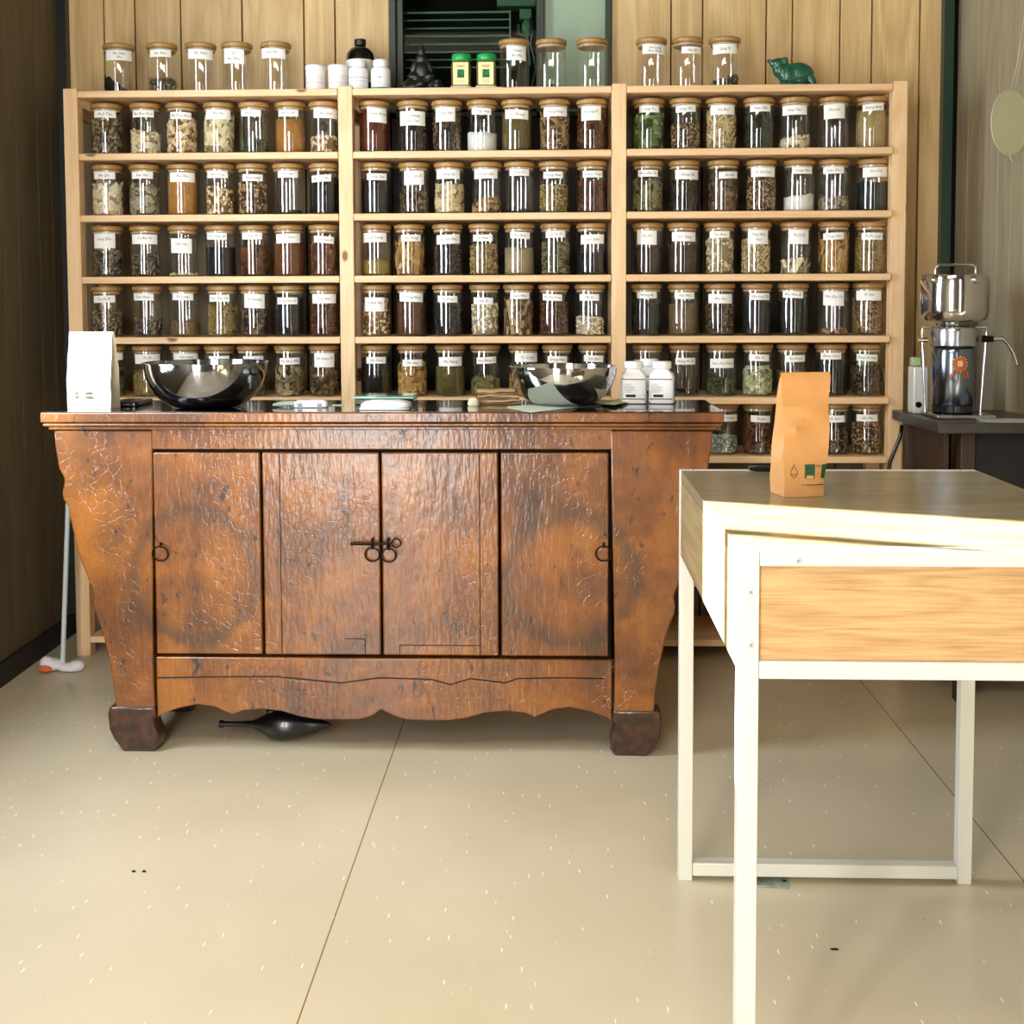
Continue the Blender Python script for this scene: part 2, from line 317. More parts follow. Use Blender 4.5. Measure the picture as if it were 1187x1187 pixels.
# left and right walls: planks along the wall with window openings outside the frame
def sidewall(name, fx, sgn, openings, y0, y1, mat, step):
    mb = MB(); y = y1; k = 0
    while y > y0+.001:
        st = step[k % len(step)]; k += 1; a = max(y0, y-st)
        segs = [(0, H)]
        for (oy0, oy1, oz0, oz1) in openings:
            if a >= oy0-.001 and y <= oy1+.001: segs = [(0, oz0), (oz1, H)]
            for e in (oy0, oy1):
                if a < e-.001 < y-.001: a = e; segs = [(0, H)]
        for (oy0, oy1, oz0, oz1) in openings:
            if a >= oy0-.001 and y <= oy1+.001: segs = [(0, oz0), (oz1, H)]
        for z0, z1 in segs:
            g = .0015; pa, pb = a+g, y-g
            v = [(fx(pa), pa, z0), (fx(pb), pb, z0), (fx(pb)+sgn*.02, pb, z0), (fx(pa)+sgn*.02, pa, z0)]
            v += [(x, yy, z1) for x, yy, _ in v]
            mb.add(v, [(0, 1, 2, 3), (4, 7, 6, 5), (0, 4, 5, 1), (1, 5, 6, 2), (2, 6, 7, 3), (3, 7, 4, 0)])
            v2 = [(fx(a)+sgn*.021, a, z0), (fx(y)+sgn*.021, y, z0), (fx(y)+sgn*.1, y, z0), (fx(a)+sgn*.1, a, z0)]
            v2 += [(x, yy, z1) for x, yy, _ in v2]
            mb2.add(v2, [(0, 1, 2, 3), (4, 7, 6, 5), (0, 4, 5, 1), (1, 5, 6, 2), (2, 6, 7, 3), (3, 7, 4, 0)])
        y = a
    return struct(mb.build(name, mat, bevel=.0015, seg=1))
LWIN = (1.95, 2.74, .75, 2.45)
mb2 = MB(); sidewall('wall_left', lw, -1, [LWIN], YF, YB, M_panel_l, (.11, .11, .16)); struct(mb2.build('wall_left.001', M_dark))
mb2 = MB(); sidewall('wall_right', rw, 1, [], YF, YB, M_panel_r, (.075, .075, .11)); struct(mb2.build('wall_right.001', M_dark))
# window frame in left wall with its mullion
mb = MB(); y0, y1, z0, z1 = LWIN
for a, b_ in ((y0, y0+.04), (2.445, 2.475), (y1-.005, y1)): mb.box(lw(a)-.07, lw(a)-.03, a, b_, z0, z1)
mb.box(lw(y0)-.07, lw(y0)-.03, y0, y1, z0, z0+.04).box(lw(y0)-.07, lw(y0)-.03, y0, y1, z1-.04, z1)
struct(mb.build('window_2', M_green))
# added out-of-view wall that shades the lower half of that window from the sun
struct(MB().box(-2.75, -2.6, -.5, 4.6, -.05, 1.93).build('sun_block_wall', plain('sun_block_render', 'A8A49A', .9)))
# front wall (behind the camera) with shop windows
WA = [(-1.28, -1.02), (-.86, -.60), (1.06, 1.30)]
mb = MB(); xs = [-2.0]+[v for w in WA for v in w]+[3.1]
for a, b_ in zip(xs[0::2], xs[1::2]): mb.box(a, b_, YF-.1, YF, 0, H)
for a, b_ in WA: mb.box(a, b_, YF-.1, YF, 2.4, H).box(a, b_, YF-.1, YF, 0, .03)
struct(mb.build('wall_front', plain('painted_front_wall', '5A5448', .8)))
# corner trims, baseboard
struct(MB().box(lw(YB)-.004, lw(YB)+.032, YB-.035, YB-.001, 0, H).build('trim_1', plain('near_black_green_trim', '121A17', .4)))
xr = atY(1092, 100, YB-.02).x
struct(MB().box(xr, xr+.032, YB-.035, YB-.001, 0, H).build('trim_2', M_green))
mb = MB(); v = []
for yy in (YF, YB-.04):
    x = lw(yy); v += [(x+.001, yy, 0), (x+.014, yy, 0), (x+.014, yy, .07), (x+.001, yy, .07)]
mb.add(v, [(0, 1, 2, 3), (4, 7, 6, 5), (0, 4, 5, 1), (1, 5, 6, 2), (2, 6, 7, 3), (3, 7, 4, 0)])
struct(mb.build('baseboard_left', M_trimblack))
# ---- window in the back wall, above the shelves
def X(p, y=40): return atY(p, y, YB).x
fr = MB(); Yw0, Yw1 = YB-.02, YB+.05
fr.box(X(452), X(459), Yw0, Yw1, WZ, H).box(X(462), X(467), Yw0+.01, Yw1, WZ, H).box(X(459), X(462), Yw0+.03, Yw1, WZ, H)
fr.box(X(622), X(630), Yw0, Yw1, WZ, H).box(X(702), X(708), Yw0, Yw1, WZ, H).box(X(452), X(708), Yw0, Yw1, WZ, WZ+.015)
wf = struct(fr.build('window_1', plain('green_grey_frame', '2E3B30', .45)))
MB().box(X(630)+.001, X(702)-.001, YB+.012, YB+.018, WZ+.016, H-.002).build('frosted_pane', plain('frosted_green_pane', '9DB49A', .5), wf)
MB().box(X(467)+.001, X(622)-.001, YB+.012, YB+.016, WZ+.016, H-.002).build('pane', M_glasspane, wf)
struct(MB().box(w0-.05, w1+.05, YB+.5, YB+.52, 1.5, 3).box(w0-.07, w0-.05, YB+.1, YB+.52, 1.5, 3).box(w1+.05, w1+.07, YB+.1, YB+.52, 1.5, 3).box(w0-.05, w1+.05, YB+.1, YB+.52, 3, 3.02).box(w0-.05, w1+.05, YB+.1, YB+.52, 1.5, 1.52).build('wall_back.002', M_dark))
Yl = YB+.09
lv = MB(); ax, bx = atY(468, 30, Yl).x, atY(591, 30, Yl).x
for py in (14, 23, 32.5, 41.5, 51, 60, 69, 78):
    z = atY(530, py, Yl).z; lv.box(ax, bx, Yl, Yl+.012, z-.0035 if py == 14 else z-.002, z+.002)
lv.box(ax-.003, ax+.002, Yl-.002, Yl+.012, WZ-.1, atY(530, 13, Yl).z).box(bx-.002, bx+.003, Yl-.002, Yl+.012, WZ-.1, atY(530, 13, Yl).z)
tag(lv.build('louvre_grille', plain('grey_grille_metal', '8FA090', .4)), 'dark louvred grille with thin pale slat edges behind the window glass', 'grille')
def bxp(p0, q0, p1, q1, Y, d, name, mat, label, cat, bev=.002):
    a = atY(p0, q1, Y); b_ = atY(p1, q0, Y)
    return tag(MB().box(a.x, b_.x, Y, Y+d, a.z, b_.z).build(name, mat, bevel=bev), label, cat)
Mpg = plain('pale_green_metal', '6E8874', .5)  # plain pale green shapes behind the glass
bxp(576, -40, 621, 7, YB+.12, .08, 'pale_green_block', Mpg, 'pale green metal duct at the top right behind the window glass', 'block')
bxp(602, 10, 616, 22, YB+.12, .05, 'pale_square_box', Mpg, 'small pale green square box behind the window glass, under the duct', 'box')
t = thing('lump', 'small pale green valve behind the glass, below the square box', 'lump', atY(611, 42, YB+.13))
MB().sph((0, 0, .03), (.02, .015, .03)).build('lump_body', Mpg, t, smooth='all')
MB().tube([(-.03, 0, .04), (-.03, 0, .01), (0, 0, 0), (.01, 0, -.1)], .005).build('lump_stem', Mpg, t, smooth=True)
# ---------------------------------------------------------------- shelving
YS = 3.76                       # front face of the shelving
unit = thing('shelving_unit', 'pine shelving unit of three bays standing against the panelled back wall', 'shelf', (-.2, 3.9, 0))
def local(mb, root):
    o = Vector(root.location); mb.v = [tuple(Vector(p)-o) for p in mb.v]; return mb
UX = [(atY((a+b_)/2, 100, YS).x+atY((c+d)/2, q, YS).x)/2 for a, b_, c, d, q in ((78, 95, 83, 100, 757), (393, 410, 394.5, 409.5, 460), (712, 728, 707, 723, 460), (1037, 1055, 1028, 1043, 540))]
PW = .0225
BZ = [atY(560, y, YS).z for y in (101, 174.4, 246.7, 319, 390, 460.5, 528.7, 600, 671, 740)]
for i, x in enumerate(UX):
    for yy in (YS, YS+.256):
        local(MB().box(x-PW, x+PW, yy, yy+.044, 0, BZ[0]+.008), unit).build('upright', M_pinev, unit, bevel=.002)
    for z in (BZ[0]-.06, .9, .25):
        local(MB().box(x-.009, x+.009, YS+.044, YS+.256, z-.02, z+.02), unit).build('rung', M_pinev, unit, bevel=.002)
for i in range(3):
    xa, xb = UX[i]+PW+.001, UX[i+1]-PW-.001
    for k, z in enumerate(BZ):
        prot = .004 if i < 2 else .012
        if i == 2 and k in (1, 2, 3, 4, 5): xb = UX[3]-PW+.004; yy0 = YS-.012
        else: xb = UX[i+1]-PW-.001; yy0 = YS-(.002)
        if i == 2 and k in (1, 2, 3, 4, 5): xb -= .005
        local(MB().box(xa, xb, yy0, YS+.3, z-.0215, z), unit).build('shelf', M_pine, unit, bevel=.0022)
# ---------------------------------------------------------------- jars
JR, JH = .0485, .163
def lathe_mesh(prof, mat, name, n=36, cap0=True, cap1=True, smooth=True):
    me = bpy.data.meshes.new(name); mb = MB().lathe(prof, n, cap0, cap1); me.from_pydata(mb.v, [], mb.f); me.update()
    me.shade_smooth(); me.set_sharp_from_angle(angle=radians(40)); me.materials.append(mat); return me
ME_glass = lathe_mesh([(.040, .0008), (.046, .0014), (JR-.0006, .0045), (JR, .010), (JR, JH-.022), (JR-.0008, JH-.018), (JR-.0035, JH-.0165)], M_glass, 'glass_body', cap1=False)
ME_lid = lathe_mesh([(JR-.006, JH-.026), (JR-.0052, JH-.0155), (JR-.0015, JH-.015), (JR+.0012, JH-.0135), (JR+.0014, JH-.004), (JR-.002, JH)], M_lid, 'lid', 36)
ME_seal = lathe_mesh([(JR-.0055, JH-.0225), (JR-.0028, JH-.0225), (JR-.0028, JH-.0195), (JR-.0055, JH-.0195)], plain('clear_silicone', 'C9C2B0', .3), 'seal_ring', 30)
rng = np.random.default_rng(11)
HM = {}
PAL = {
 'greyolive': ['5A4E34', '8C7C58', 'AC9C74'], 'cream': ['E6D3A4', 'F6EBCB', 'CBB278'], 'tanwhite': ['B88848', 'E9CF9C', 'F6EBCB', '96662C'],
 'pale': ['DCCB96', 'F6EECB', 'C4AE70'], 'oliveg': ['5E5834', '8C8456', '7A7448'], 'orange': ['A8742E', 'BB8840', '9A6424'],
 'white': ['F4F4F0', 'E8E8E2'], 'redbrown': ['3A1408', '54200C', '6A2C10'], 'purple': ['170B0A', '2C1612', '44302A'], 'dbrown': ['2E1E12', '5A422A', '86704C'],
 'olive': ['5C5226', '7A6E3A', '4A4220'], 'brown': ['5A4028', 'A07C50', 'C4A472', '3A2816'], 'rust': ['4A2410', '7E4A22', '2E180C'],
 'green': ['44602E', '789252', '2C4A1C', '9AB072'], 'dgreen': ['141C14', '26301F', '36402A'], 'black': ['0A0A0B', '141416', '101418'],
 'beige': ['A89460', 'BCA876', '968250'], 'greywhite': ['8C8468', 'BDB597', '5A523C'], 'nut': ['6A3A1C', '8C5428', '4A2812'],
 'seed': ['E0CC9A', 'CDB47C', 'EADBB2', '9C8450'], 'tan': ['C49A54', 'A47C3A', 'D9B878'], 'straw': ['A89050', '8A7238', 'C4AE74'],
 'whitebean': ['EFE2BE', 'DCCB9C', 'F4ECD2'], 'gravel': ['B8C4B4', '8A968A', 'D4DCD0', '6A746A'], 'greencream': ['C4C89A', '98A068', 'DADDB8'],
 'yellow': ['8C7A2E', 'A8923E', '6E5E22'], 'whitechip': ['FAF2DC', 'EEDFBC', 'D9C498'], 'greybrown': ['443A2C', '706450', '968A70'],
 'greens': ['4A4E34', '66704A', '3A402A'], 'leafball': ['8FB050', 'A8C468', '6E9038'], 'dgteal': ['0F2422', '17302C', '0B1A1C']}
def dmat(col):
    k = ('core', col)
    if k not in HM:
        c = lin(PAL[col][0]); HM[k] = plain('herb_shade_'+col, tuple(v*.35 for v in c[:3]), .9)  # shade in the gaps between pieces, put into the core colour
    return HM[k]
def hmat(col, kind):
    k = (col, kind == 'powder', kind == 'grain')
    if k not in HM:
        cols = PAL[col]; 
        if k[1]: cols = [cols[0], cols[-1], cols[1 % len(cols)]]
        HM[k] = bits('herb_'+col, cols, vor=(520 if k[1] else 260 if k[2] else 0), bump=.25 if k[1] else .8)
    return HM[k]
def rotm(n):
    q = rng.normal(size=(n, 4)); q /= np.linalg.norm(q, axis=1)[:, None]; w, x, y, z = q.T
    return np.stack([np.stack([1-2*(y*y+z*z), 2*(x*y-z*w), 2*(x*z+y*w)], -1), np.stack([2*(x*y+z*w), 1-2*(x*x+z*z), 2*(y*z-x*w)], -1), np.stack([2*(x*z-y*w), 2*(y*z+x*w), 1-2*(x*x+y*y)], -1)], 1)
ico_t = (1+5**.5)/2
ICO_V = np.array([(-1, ico_t, 0), (1, ico_t, 0), (-1, -ico_t, 0), (1, -ico_t, 0), (0, -1, ico_t), (0, 1, ico_t), (0, -1, -ico_t), (0, 1, -ico_t), (ico_t, 0, -1), (ico_t, 0, 1), (-ico_t, 0, -1), (-ico_t, 0, 1)], float)/1.902
ICO_F = [(0, 11, 5), (0, 5, 1), (0, 1, 7), (0, 7, 10), (0, 10, 11), (1, 5, 9), (5, 11, 4), (11, 10, 2), (10, 7, 6), (7, 1, 8), (3, 9, 4), (3, 4, 2), (3, 2, 6), (3, 6, 8), (3, 8, 9), (4, 9, 5), (2, 4, 11), (6, 2, 10), (8, 6, 7), (9, 8, 1)]
def hexd():
    v = [(cos(a*pi/3), sin(a*pi/3), z) for z in (-1, 1) for a in range(6)]
    return np.array(v), [tuple(range(5, -1, -1)), tuple(range(6, 12))]+[(i, (i+1) % 6, (i+1) % 6+6, i+6) for i in range(6)]
CUBE_V = np.array([(x, y, z) for x in (-1, 1) for y in (-1, 1) for z in (-1, 1)], float); CUBE_F = [(0, 1, 3, 2), (4, 6, 7, 5), (0, 4, 5, 1), (2, 3, 7, 6), (0, 2, 6, 4), (1, 5, 7, 3)]
SPEC = {  # shape, half sizes, count per full jar, alignment
 'chunk': ('ico', (.0075, .0055, .0048), 300), 'bit': ('ico', (.0042, .0032, .0028), 620), 'ball': ('ico', (.0062, .0062, .0062), 330),
 'nut': ('ico', (.0088, .0075, .007), 190), 'chip': ('hex', (.0090, .0062, .0012), 300), 'slice': ('hex', (.0150, .0090, .0010), 170),
 'twig': ('cube', (.0200, .0018, .0016), 210), 'strip': ('cube', (.0300, .0060, .0008), 95), 'leaf': ('hex', (.0150, .0075, .0005), 200), 'straw': ('cube', (.0180, .0009, .0009), 420)}
def contents(kind, fill, slope=0, ball=None):
    """contents of a jar: an uneven packed core with loose pieces around and on top"""
    Ri, z0 = JR-.0018, .0045; h = max(.004, fill*(JH-.030)); verts, faces = [], []
    rc = Ri if kind in ('powder', 'grain') else Ri-.006
    hc = h if kind in ('powder', 'grain') else max(.002, h-.004)
    n = 28; nz = 3; ph = rng.uniform(0, 6)
    def top(x, y): return hc*(1+slope*x/Ri)+.10*min(h, .03)*sin(x*90+ph)*cos(y*80+ph*2)
    rings = []
    for k in range(nz+1):
        rings.append([(rc*cos(2*pi*i/n), rc*sin(2*pi*i/n), z0+(max(.001, top(rc*cos(2*pi*i/n), rc*sin(2*pi*i/n))))*k/nz) for i in range(n)])
    for q in (.7, .35): rings.append([(rc*q*cos(2*pi*i/n), rc*q*sin(2*pi*i/n), z0+max(.001, top(rc*q*cos(2*pi*i/n), rc*q*sin(2*pi*i/n)))) for i in range(n)])
    mb = MB().loft(rings); verts = [np.array(mb.v)]; faces = list(mb.f); o = len(mb.v)
    if kind not in ('powder', 'grain'):
        sh, sz, cnt = SPEC[kind]; V, Fc = {'ico': (ICO_V, ICO_F), 'cube': (CUBE_V, CUBE_F), 'hex': hexd()}[sh]
        N = max(6, int(cnt*fill*1.15)); nt_ = max(8, int(cnt*.16)); T = N+nt_
        th = rng.uniform(0, 2*pi, T); r = np.where(np.arange(T) < N, Ri-sz[2]*1.3-rng.uniform(0, .004, T), Ri*np.sqrt(rng.uniform(0, .8, T)))
        x, y = r*np.cos(th), r*np.sin(th)
        tp = hc*(1+slope*x/Ri)
        big = max(sz)*.55
        z = np.where(np.arange(T) < N, z0+big*.6+rng.uniform(0, 1, T)*np.maximum(tp-big*.6, .001), z0+tp+rng.uniform(-.3, .8, T)*min(sz[0], .008))
        s = rng.uniform(.7, 1.25, (T, 1))*np.array(sz)
        P = V[None]*s[:, None, :]*rng.uniform(.85, 1.15, (T, len(V), 1))
        R_ = rotm(T)
        if sh != 'ico':        # lie roughly against the glass: local z faces outward, random roll
            roll = rng.uniform(0, 2*pi, T); 
            if kind in ('strip',): roll = rng.normal(pi/2, .35, T)
            e3 = np.stack([np.cos(th), np.sin(th), rng.normal(0, .45, T)], -1); e3 /= np.linalg.norm(e3, axis=1)[:, None]
            t1 = np.stack([-np.sin(th), np.cos(th), 0*th], -1); t2 = np.cross(e3, t1)
            ex = t1*np.cos(roll)[:, None]+t2*np.sin(roll)[:, None]; ey = np.cross(e3, ex)
            R_ = np.stack([ex, ey, e3], -1)
            R_[N:] = rotm(nt_)
        P = np.einsum('nij,nkj->nki', R_, P)+np.stack([x, y, z], -1)[:, None]
        rr = np.hypot(P[..., 0], P[..., 1]); k = np.minimum(1, (Ri+.0008)/np.maximum(rr, 1e-6)); P[..., 0] *= k; P[..., 1] *= k
        P[..., 2] = np.clip(P[..., 2], .0035, JH-.029)
        verts.append(P.reshape(-1, 3)); nv = len(V)
        for q in range(T): faces += [tuple(i+o+q*nv for i in f) for f in Fc]
    ncore = len(mb.f)
    me = bpy.data.meshes.new('contents'); me.from_pydata(np.concatenate(verts).tolist(), [], faces); me.update()
    me['ncore'] = 0 if kind in ('powder', 'grain') else ncore
    if kind in ('ball', 'nut', 'powder', 'grain', 'bit'): me.shade_smooth()
    return me
LW = {'S': (.0620*.355, .0215), 'M': (.073*.37, .0290), 'T': (.061*.375, .0430), 'W': (.078*.37, .0450)}
LSZ = {'S': (22, 7.6), 'M': (26, 10.6), 'T': (22, 16), 'W': (28, 16)}
def label_mesh(w, h, zc, phi, tilt):
    """paper strip bent round the jar, w,h in metres, facing local -Y rotated by phi"""
    R_ = JR+.0006; v = []; n = 8
    for k in range(2):
        for dr in (0, .0004):
            for i in range(n+1):
                a = -pi/2+phi+(i/n-.5)*w/R_; z = zc+(k-.5)*h+tilt*(i/n-.5)*w
                v.append(((R_+dr)*cos(a), (R_+dr)*sin(a), z))
    m = n+1; f = []
    for i in range(n): f += [(m+i, m+i+1, 3*m+i+1, 3*m+i), (i+1, i, 2*m+i, 2*m+i+1), (i, i+1, m+i+1, m+i), (2*m+i+1, 2*m+i, 3*m+i, 3*m+i+1)]
    f += [(0, m, 3*m, 2*m), (m-1, 3*m-1, 4*m-1, 2*m-1)[::-1]]
    me = bpy.data.meshes.new('paper_label'); me.from_pydata(v, [], f); me.materials.append(M_paper); return me
def writing(lines, w, h, zc, phi, tilt, parent):
    size = min(.0118, h*1.0/len(lines)); R_ = JR+.0013
    V, Fc = [], []
    for k, s in enumerate(lines):
        me = text_mesh(s, size); xs_ = [q.co.x for q in me.vertices]
        if not xs_: continue
        sc = min(1, w*.86/(max(xs_)-min(xs_))); o = len(V); zz = zc+((len(lines)-1)/2-k)*h*.36+(.12*h if len(lines) == 1 and h > .03 else 0)
        for q in me.vertices:
            x, y = q.co.x*sc, q.co.y*sc; a = -pi/2+phi+x/R_
            V.append((R_*cos(a), R_*sin(a), zz+y+tilt*x))
        Fc += [tuple(i+o for i in p.vertices) for p in me.polygons]; bpy.data.meshes.remove(me)
    me = bpy.data.meshes.new('handwriting'); me.from_pydata(V, [], Fc); me.materials.append(M_ink)
    return link('handwriting', me, parent)
def jar(px, basez, Y, spec, desc, where, group, k):
    kind, col, fill, sz, lx, ly, txt, slope = spec
    x = atY(px, 150 if basez > 1.4 else 400, Y).x
    # px was read near the jar itself, so use its own height
    pyc = px_of_z(basez+.08, Y); x = atY(px, pyc, Y).x
    az = atan2(x, Y)*-1          # face the camera side
    t = thing('herb_jar', f'jar {desc}, {where}', 'jar', (x, Y, basez+.0002), 0, group)
    link('glass_body', ME_glass, t); link('lid', ME_lid, t).rotation_euler.z = rng.uniform(0, 6)
    link('seal_ring', ME_seal, t)
    if kind:
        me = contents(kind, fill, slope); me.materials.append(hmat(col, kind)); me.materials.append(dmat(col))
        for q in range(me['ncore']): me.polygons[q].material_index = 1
        link('dried_contents', me, t)
    if sz:
        wpx, hpx = LSZ[sz]; s = F/ (Vector((x, Y, 0)).length)*1.0
        w = 2*JR*asin(min(.98, wpx/2/(JR*s))); h = hpx/s
        phi = az*1.0 + asin(max(-.8, min(.8, (lx-px)/(JR*s)))); zc = atY(lx, ly+hpx/2, Y-JR).z-basez
        phi = atan2(-x, -Y) and (asin(max(-.8, min(.8, (lx-px)/(JR*s)))) - atan2(x, Y))
        zc = min(zc, JH-.024-h/2); tilt = rng.normal(0, .025)
        p = link('paper_label', label_mesh(w, h, zc, phi, tilt), t)
        if txt: writing(txt.split('/'), w, h, zc, phi, tilt, p)
    return t
def px_of_z(z, Y):
    # image row of a point near the middle of the frame
    v = RM.transposed() @ (Vector((-.1, Y, z))-CAM); return CY-F*v.y/-v.z
BAY = ['left bay', 'middle bay', 'right bay']; ORD = ['first', 'second', 'third', 'fourth', 'fifth', 'sixth', 'last']
ROWN = ['top row', 'second row', 'third row', 'fourth row', 'fifth row', 'sixth row']
# (row, bay): px|kind|colour|fill|label size|label x|label top y|text|description|slope
R = {}
R[0, 0] = '''124|chunk|greyolive|.82|S|122|128|Ba Ji Tian|of grey-brown root pieces
169|chip|cream|.52|S|166|126|Bai Bian Dou|half full of cream chips|-.08
211|chip|tanwhite|.82|S|209.6|130|Bai Dou Kou|of mixed tan and white chips
254|slice|pale|.86|M|253|123|Bai He|of cream flaky slices
295|bit|greens|.36|S|290.5|127|Bai Ji Li|a third full of grey-green bits|-.15
337|powder|orange|.78|S|334|127|Bai Jie Zi|of orange-tan powder
376|ball|tanwhite|.36|M|378|121|Bai Shao|with pale round pieces at the bottom'''
R[0, 1] = '''434|powder|redbrown|.9|T|437.6|121|Chuan Xiong|of dark red-brown powder
479|chunk|purple|.85|W|478|129|Da Huang/Gan Cao|of purple-black pieces under a wide label
518|chunk|dbrown|.85|T|516|124|Dang Gui|of dark brown lumps
559|powder|white|.43|S|558|125|Dong Gua|half full of white powder|-.06
599|powder|olive|.92|M|599|127|Du Zhong|of olive ground herb
643|twig|brown|.85|M|644|124|Fang Feng|of pale brown twigs
686|twig|rust|.85|T|685|121|Fu Ling Pi|of rust-brown twigs'''
R[0, 2] = '''752|leaf|green|.8|S|752.5|122|Sang Ye|of bright green leaves
794|bit|brown|.62|S|795|122|Sang Zhi|of crumbly brown herb
836|twig|seed|.85|M|838|121|Sha Ren|of cream broken stalks
879|leaf|dgreen|.75|S|881.4|119|Shan Zha|of dark green-black leaves
921|slice|cream|.24|M|921|122|Shan Yao|with a few cream flakes at the bottom|.3
966|bit|dgreen|.04|T|967|116|Shen Jin|nearly empty behind a tall label
1010|powder|beige|.88|S|1012|119|Sheng Jiang|of dull beige powder'''
R[1, 0] = '''125|slice|whitechip|.72|S|121|199|Bai Zhi|of large cream-white slices
168|slice|greywhite|.66|S|165|193|Ban Xia|of loose grey and white slices
212|grain|orange|.95|M|211.5|200|Bei Xie|packed with fibrous brown herb
255|ball|tanwhite|.62|S|252|196|Bian Dou|of small tan beans|-.12
293|chunk|brown|.72|S|293|202|Bing Lang|of dark speckled chunks
334|bit|dgreen|.08|S|334|198|Bo He|nearly empty with dark crumbs|.3
376|powder|black|.86|S|372|203|Bu Gu Zhi|of black seeds'''
R[1, 1] = '''436|powder|black|.82|S|437|201|Gang Gui|of black powder
480|chunk|dbrown|.52|T|480|198|Gou Qi Zi|half full of dark brown lumps
521|slice|seed|.64|M|519|194|Huang Qi|of pale tan slices standing on end
564|chip|brown|.32|M|563|194|Huang Qin|a third full of brown chips|.15
602|bit|dgreen|.08|S|602|196|Hou Po|nearly empty with olive crumbs
642|bit|straw|.66|S|641|199|Hong Hua|of speckled olive-brown bits
686|chunk|rust|.72|S|687|198|Ji Xue Teng|of dark rust chunks'''
R[1, 2] = '''751|chip|oliveg|.72|S|751|197|Shan Zhu Yu|of olive leaf pieces
793|chip|purple|.7|M|797|197|Sheng Ma|of dark bits with a few pale slices
838|leaf|dbrown|.72|S|845|199|Shi Hu|of dark curled leaves
882|bit|brown|.8|M|885|190|Si Gua Luo|of tan speckled bits
926|powder|white|.36|S|930|192|Song Hua|a third full of white powder|.12
966|chip|greywhite|.3|S|966|192|Suan Zao|a third full of white and grey chips|.1
1011|powder|dgteal|.66|M|1015|194|Suo Luo|of dark green-black powder'''
R[2, 0] = '''125|chunk|greybrown|.58|T|121|271|Cang Zhu|of dull brown lumps under a square label
169|bit|greybrown|.52|M|167.6|272|Ce Bai Ye|half full of grey-brown crumbs
213|bit|pale|.05|T|210|277|Chai Hu|clear and almost empty
256|powder|black|.66|S|251|270|Che Qian Zi|two thirds full of black grains
295|slice|rust|.66|S|292|266|Chen Pi|of dark orange peel slices
335|powder|nut|.78|M|334|271|Chi Shao|of rust-brown powder
376|nut|nut|.8|S|375.6|274|Chuan Lian Zi|of round red-brown nuts'''
R[2, 1] = '''436|powder|yellow|.36|M|434|270|Jiang Huang|a third full of mustard powder|-.05
475|strip|tan|.7|S|477|272|Jie Geng|of long golden slices
519|chunk|purple|.72|M|520|272|Jin Yin Hua|of dark brown shrivelled pieces
561|bit|straw|.72|S|559.5|272|Ju Hua|of olive-tan crumbs
602|powder|greyolive|.62|S|603|269|Ku Shen|of grey-olive ground herb
644|bit|oliveg|.76|S|644|266|Lai Fu Zi|of bright olive bits
686|powder|black|.5|M|687|272|Lian Qiao|half full of blue-black grains'''
R[2, 2] = '''751|powder|purple|.6|T|749.6|264|Shu Di|of near-black powder under a tall label
791|powder|purple|.66|M|793|269|Suo Yang|of black-brown powder beside pale seeds
834|ball|seed|.8|S|834|268|Tao Ren|of pale beige seeds with green flecks
876|bit|seed|.8|T|879|262|Tian Hua/Fen|of fine pale beige seeds
922|strip|pale|.15|T|926|261|Tu Si Zi|clear with a few pale strips
966|strip|tan|.8|S|966|270|Tong Cao|of broad golden slices
1009|straw|straw|.82|S|1011|270|Tu Fu Ling|of tangled tan fibres'''
R[3, 0] = '''124|bit|greyolive|.62|S|121|343|Da Fu Pi|of grey-olive crumbs
172|chunk|greybrown|.42|S|166|337|Dan Shen|half full of grey-brown lumps
214|powder|dbrown|.34|S|212|340|Di Long|a third full of dark brown powder|-.1
258|straw|straw|.64|S|254|342|Dan Zhu Ye|of pale yellow straw
296|chunk|dbrown|.62|T|295|341|Di Huang|of dark brown pieces under a tall label
335|powder|black|.88|S|333|345|Dong Kui Zi|filled with black seeds
376|bit|rust|.86|M|376|341|Du Huo|of brown crumbs with pale flecks'''
R[3, 1] = '''436|ball|tanwhite|.86|T|434|345|Fa Ban Xia|of tan and white round pieces
477|powder|rust|.76|M|476.6|338|Lu Feng Fang|of dark reddish powder
519|bit|black|.8|S|519|343|Lu Dou|of near-black crumbs
562|ball|whitebean|.72|S|560|345|Lian Zi|of round cream beans
601|strip|brown|.7|S|603|339|Luo Han|of long brown curled slices
642|bit|rust|.76|S|640|341|Mai Men Dong|of dark red-brown bits
684|bit|whitechip|.42|S|683|341|Mu Li|half full of crushed white shell|-.06'''
R[3, 2] = '''749|powder|black|.72|S|750|336|Wang Bu|of black powder beside the upright
792|powder|dbrown|.72|S|793.6|339|Wu Mei|of very dark brown powder
834|bit|dbrown|.72|M|835|341|Wu Yao|of dark brown crumbs
877|powder|black|.76|S|881|340|Wu Ling Zhi|of solid black grains
919|powder|black|.8|S|919|336|Wu Wei Zi|of glossy black seeds
966|chip|brown|.08|T|966|338|Wu Zhu Yu|clear and almost empty of brown herb
1006|straw|brown|.82|M|1007|336|Xi Xin|of fine brown rootlets'''
R[4, 0] = '''128|leaf|greens|.6|S|131|409|E Zhu|of grey-green leaves behind the white pouch
172|straw|straw|.5|M|171|411|Fu Zi|of yellow straw left of the large bowl
215|chip|tan|.7|M|216|409|Gan Jiang|seen above the bowl, blank looking label
255|chunk|brown|.6|S|254|413|Ge Gen|behind the middle of the large bowl
293|bit|dbrown|.6|S|294|413|Gou Teng|behind the right rim of the large bowl
336|leaf|greyolive|.7|S|336|415|He Shou Wu|of brown-olive leaves
376|leaf|dbrown|.72|T|376|408|He Huan Pi|of dark brown leaves under a square label'''
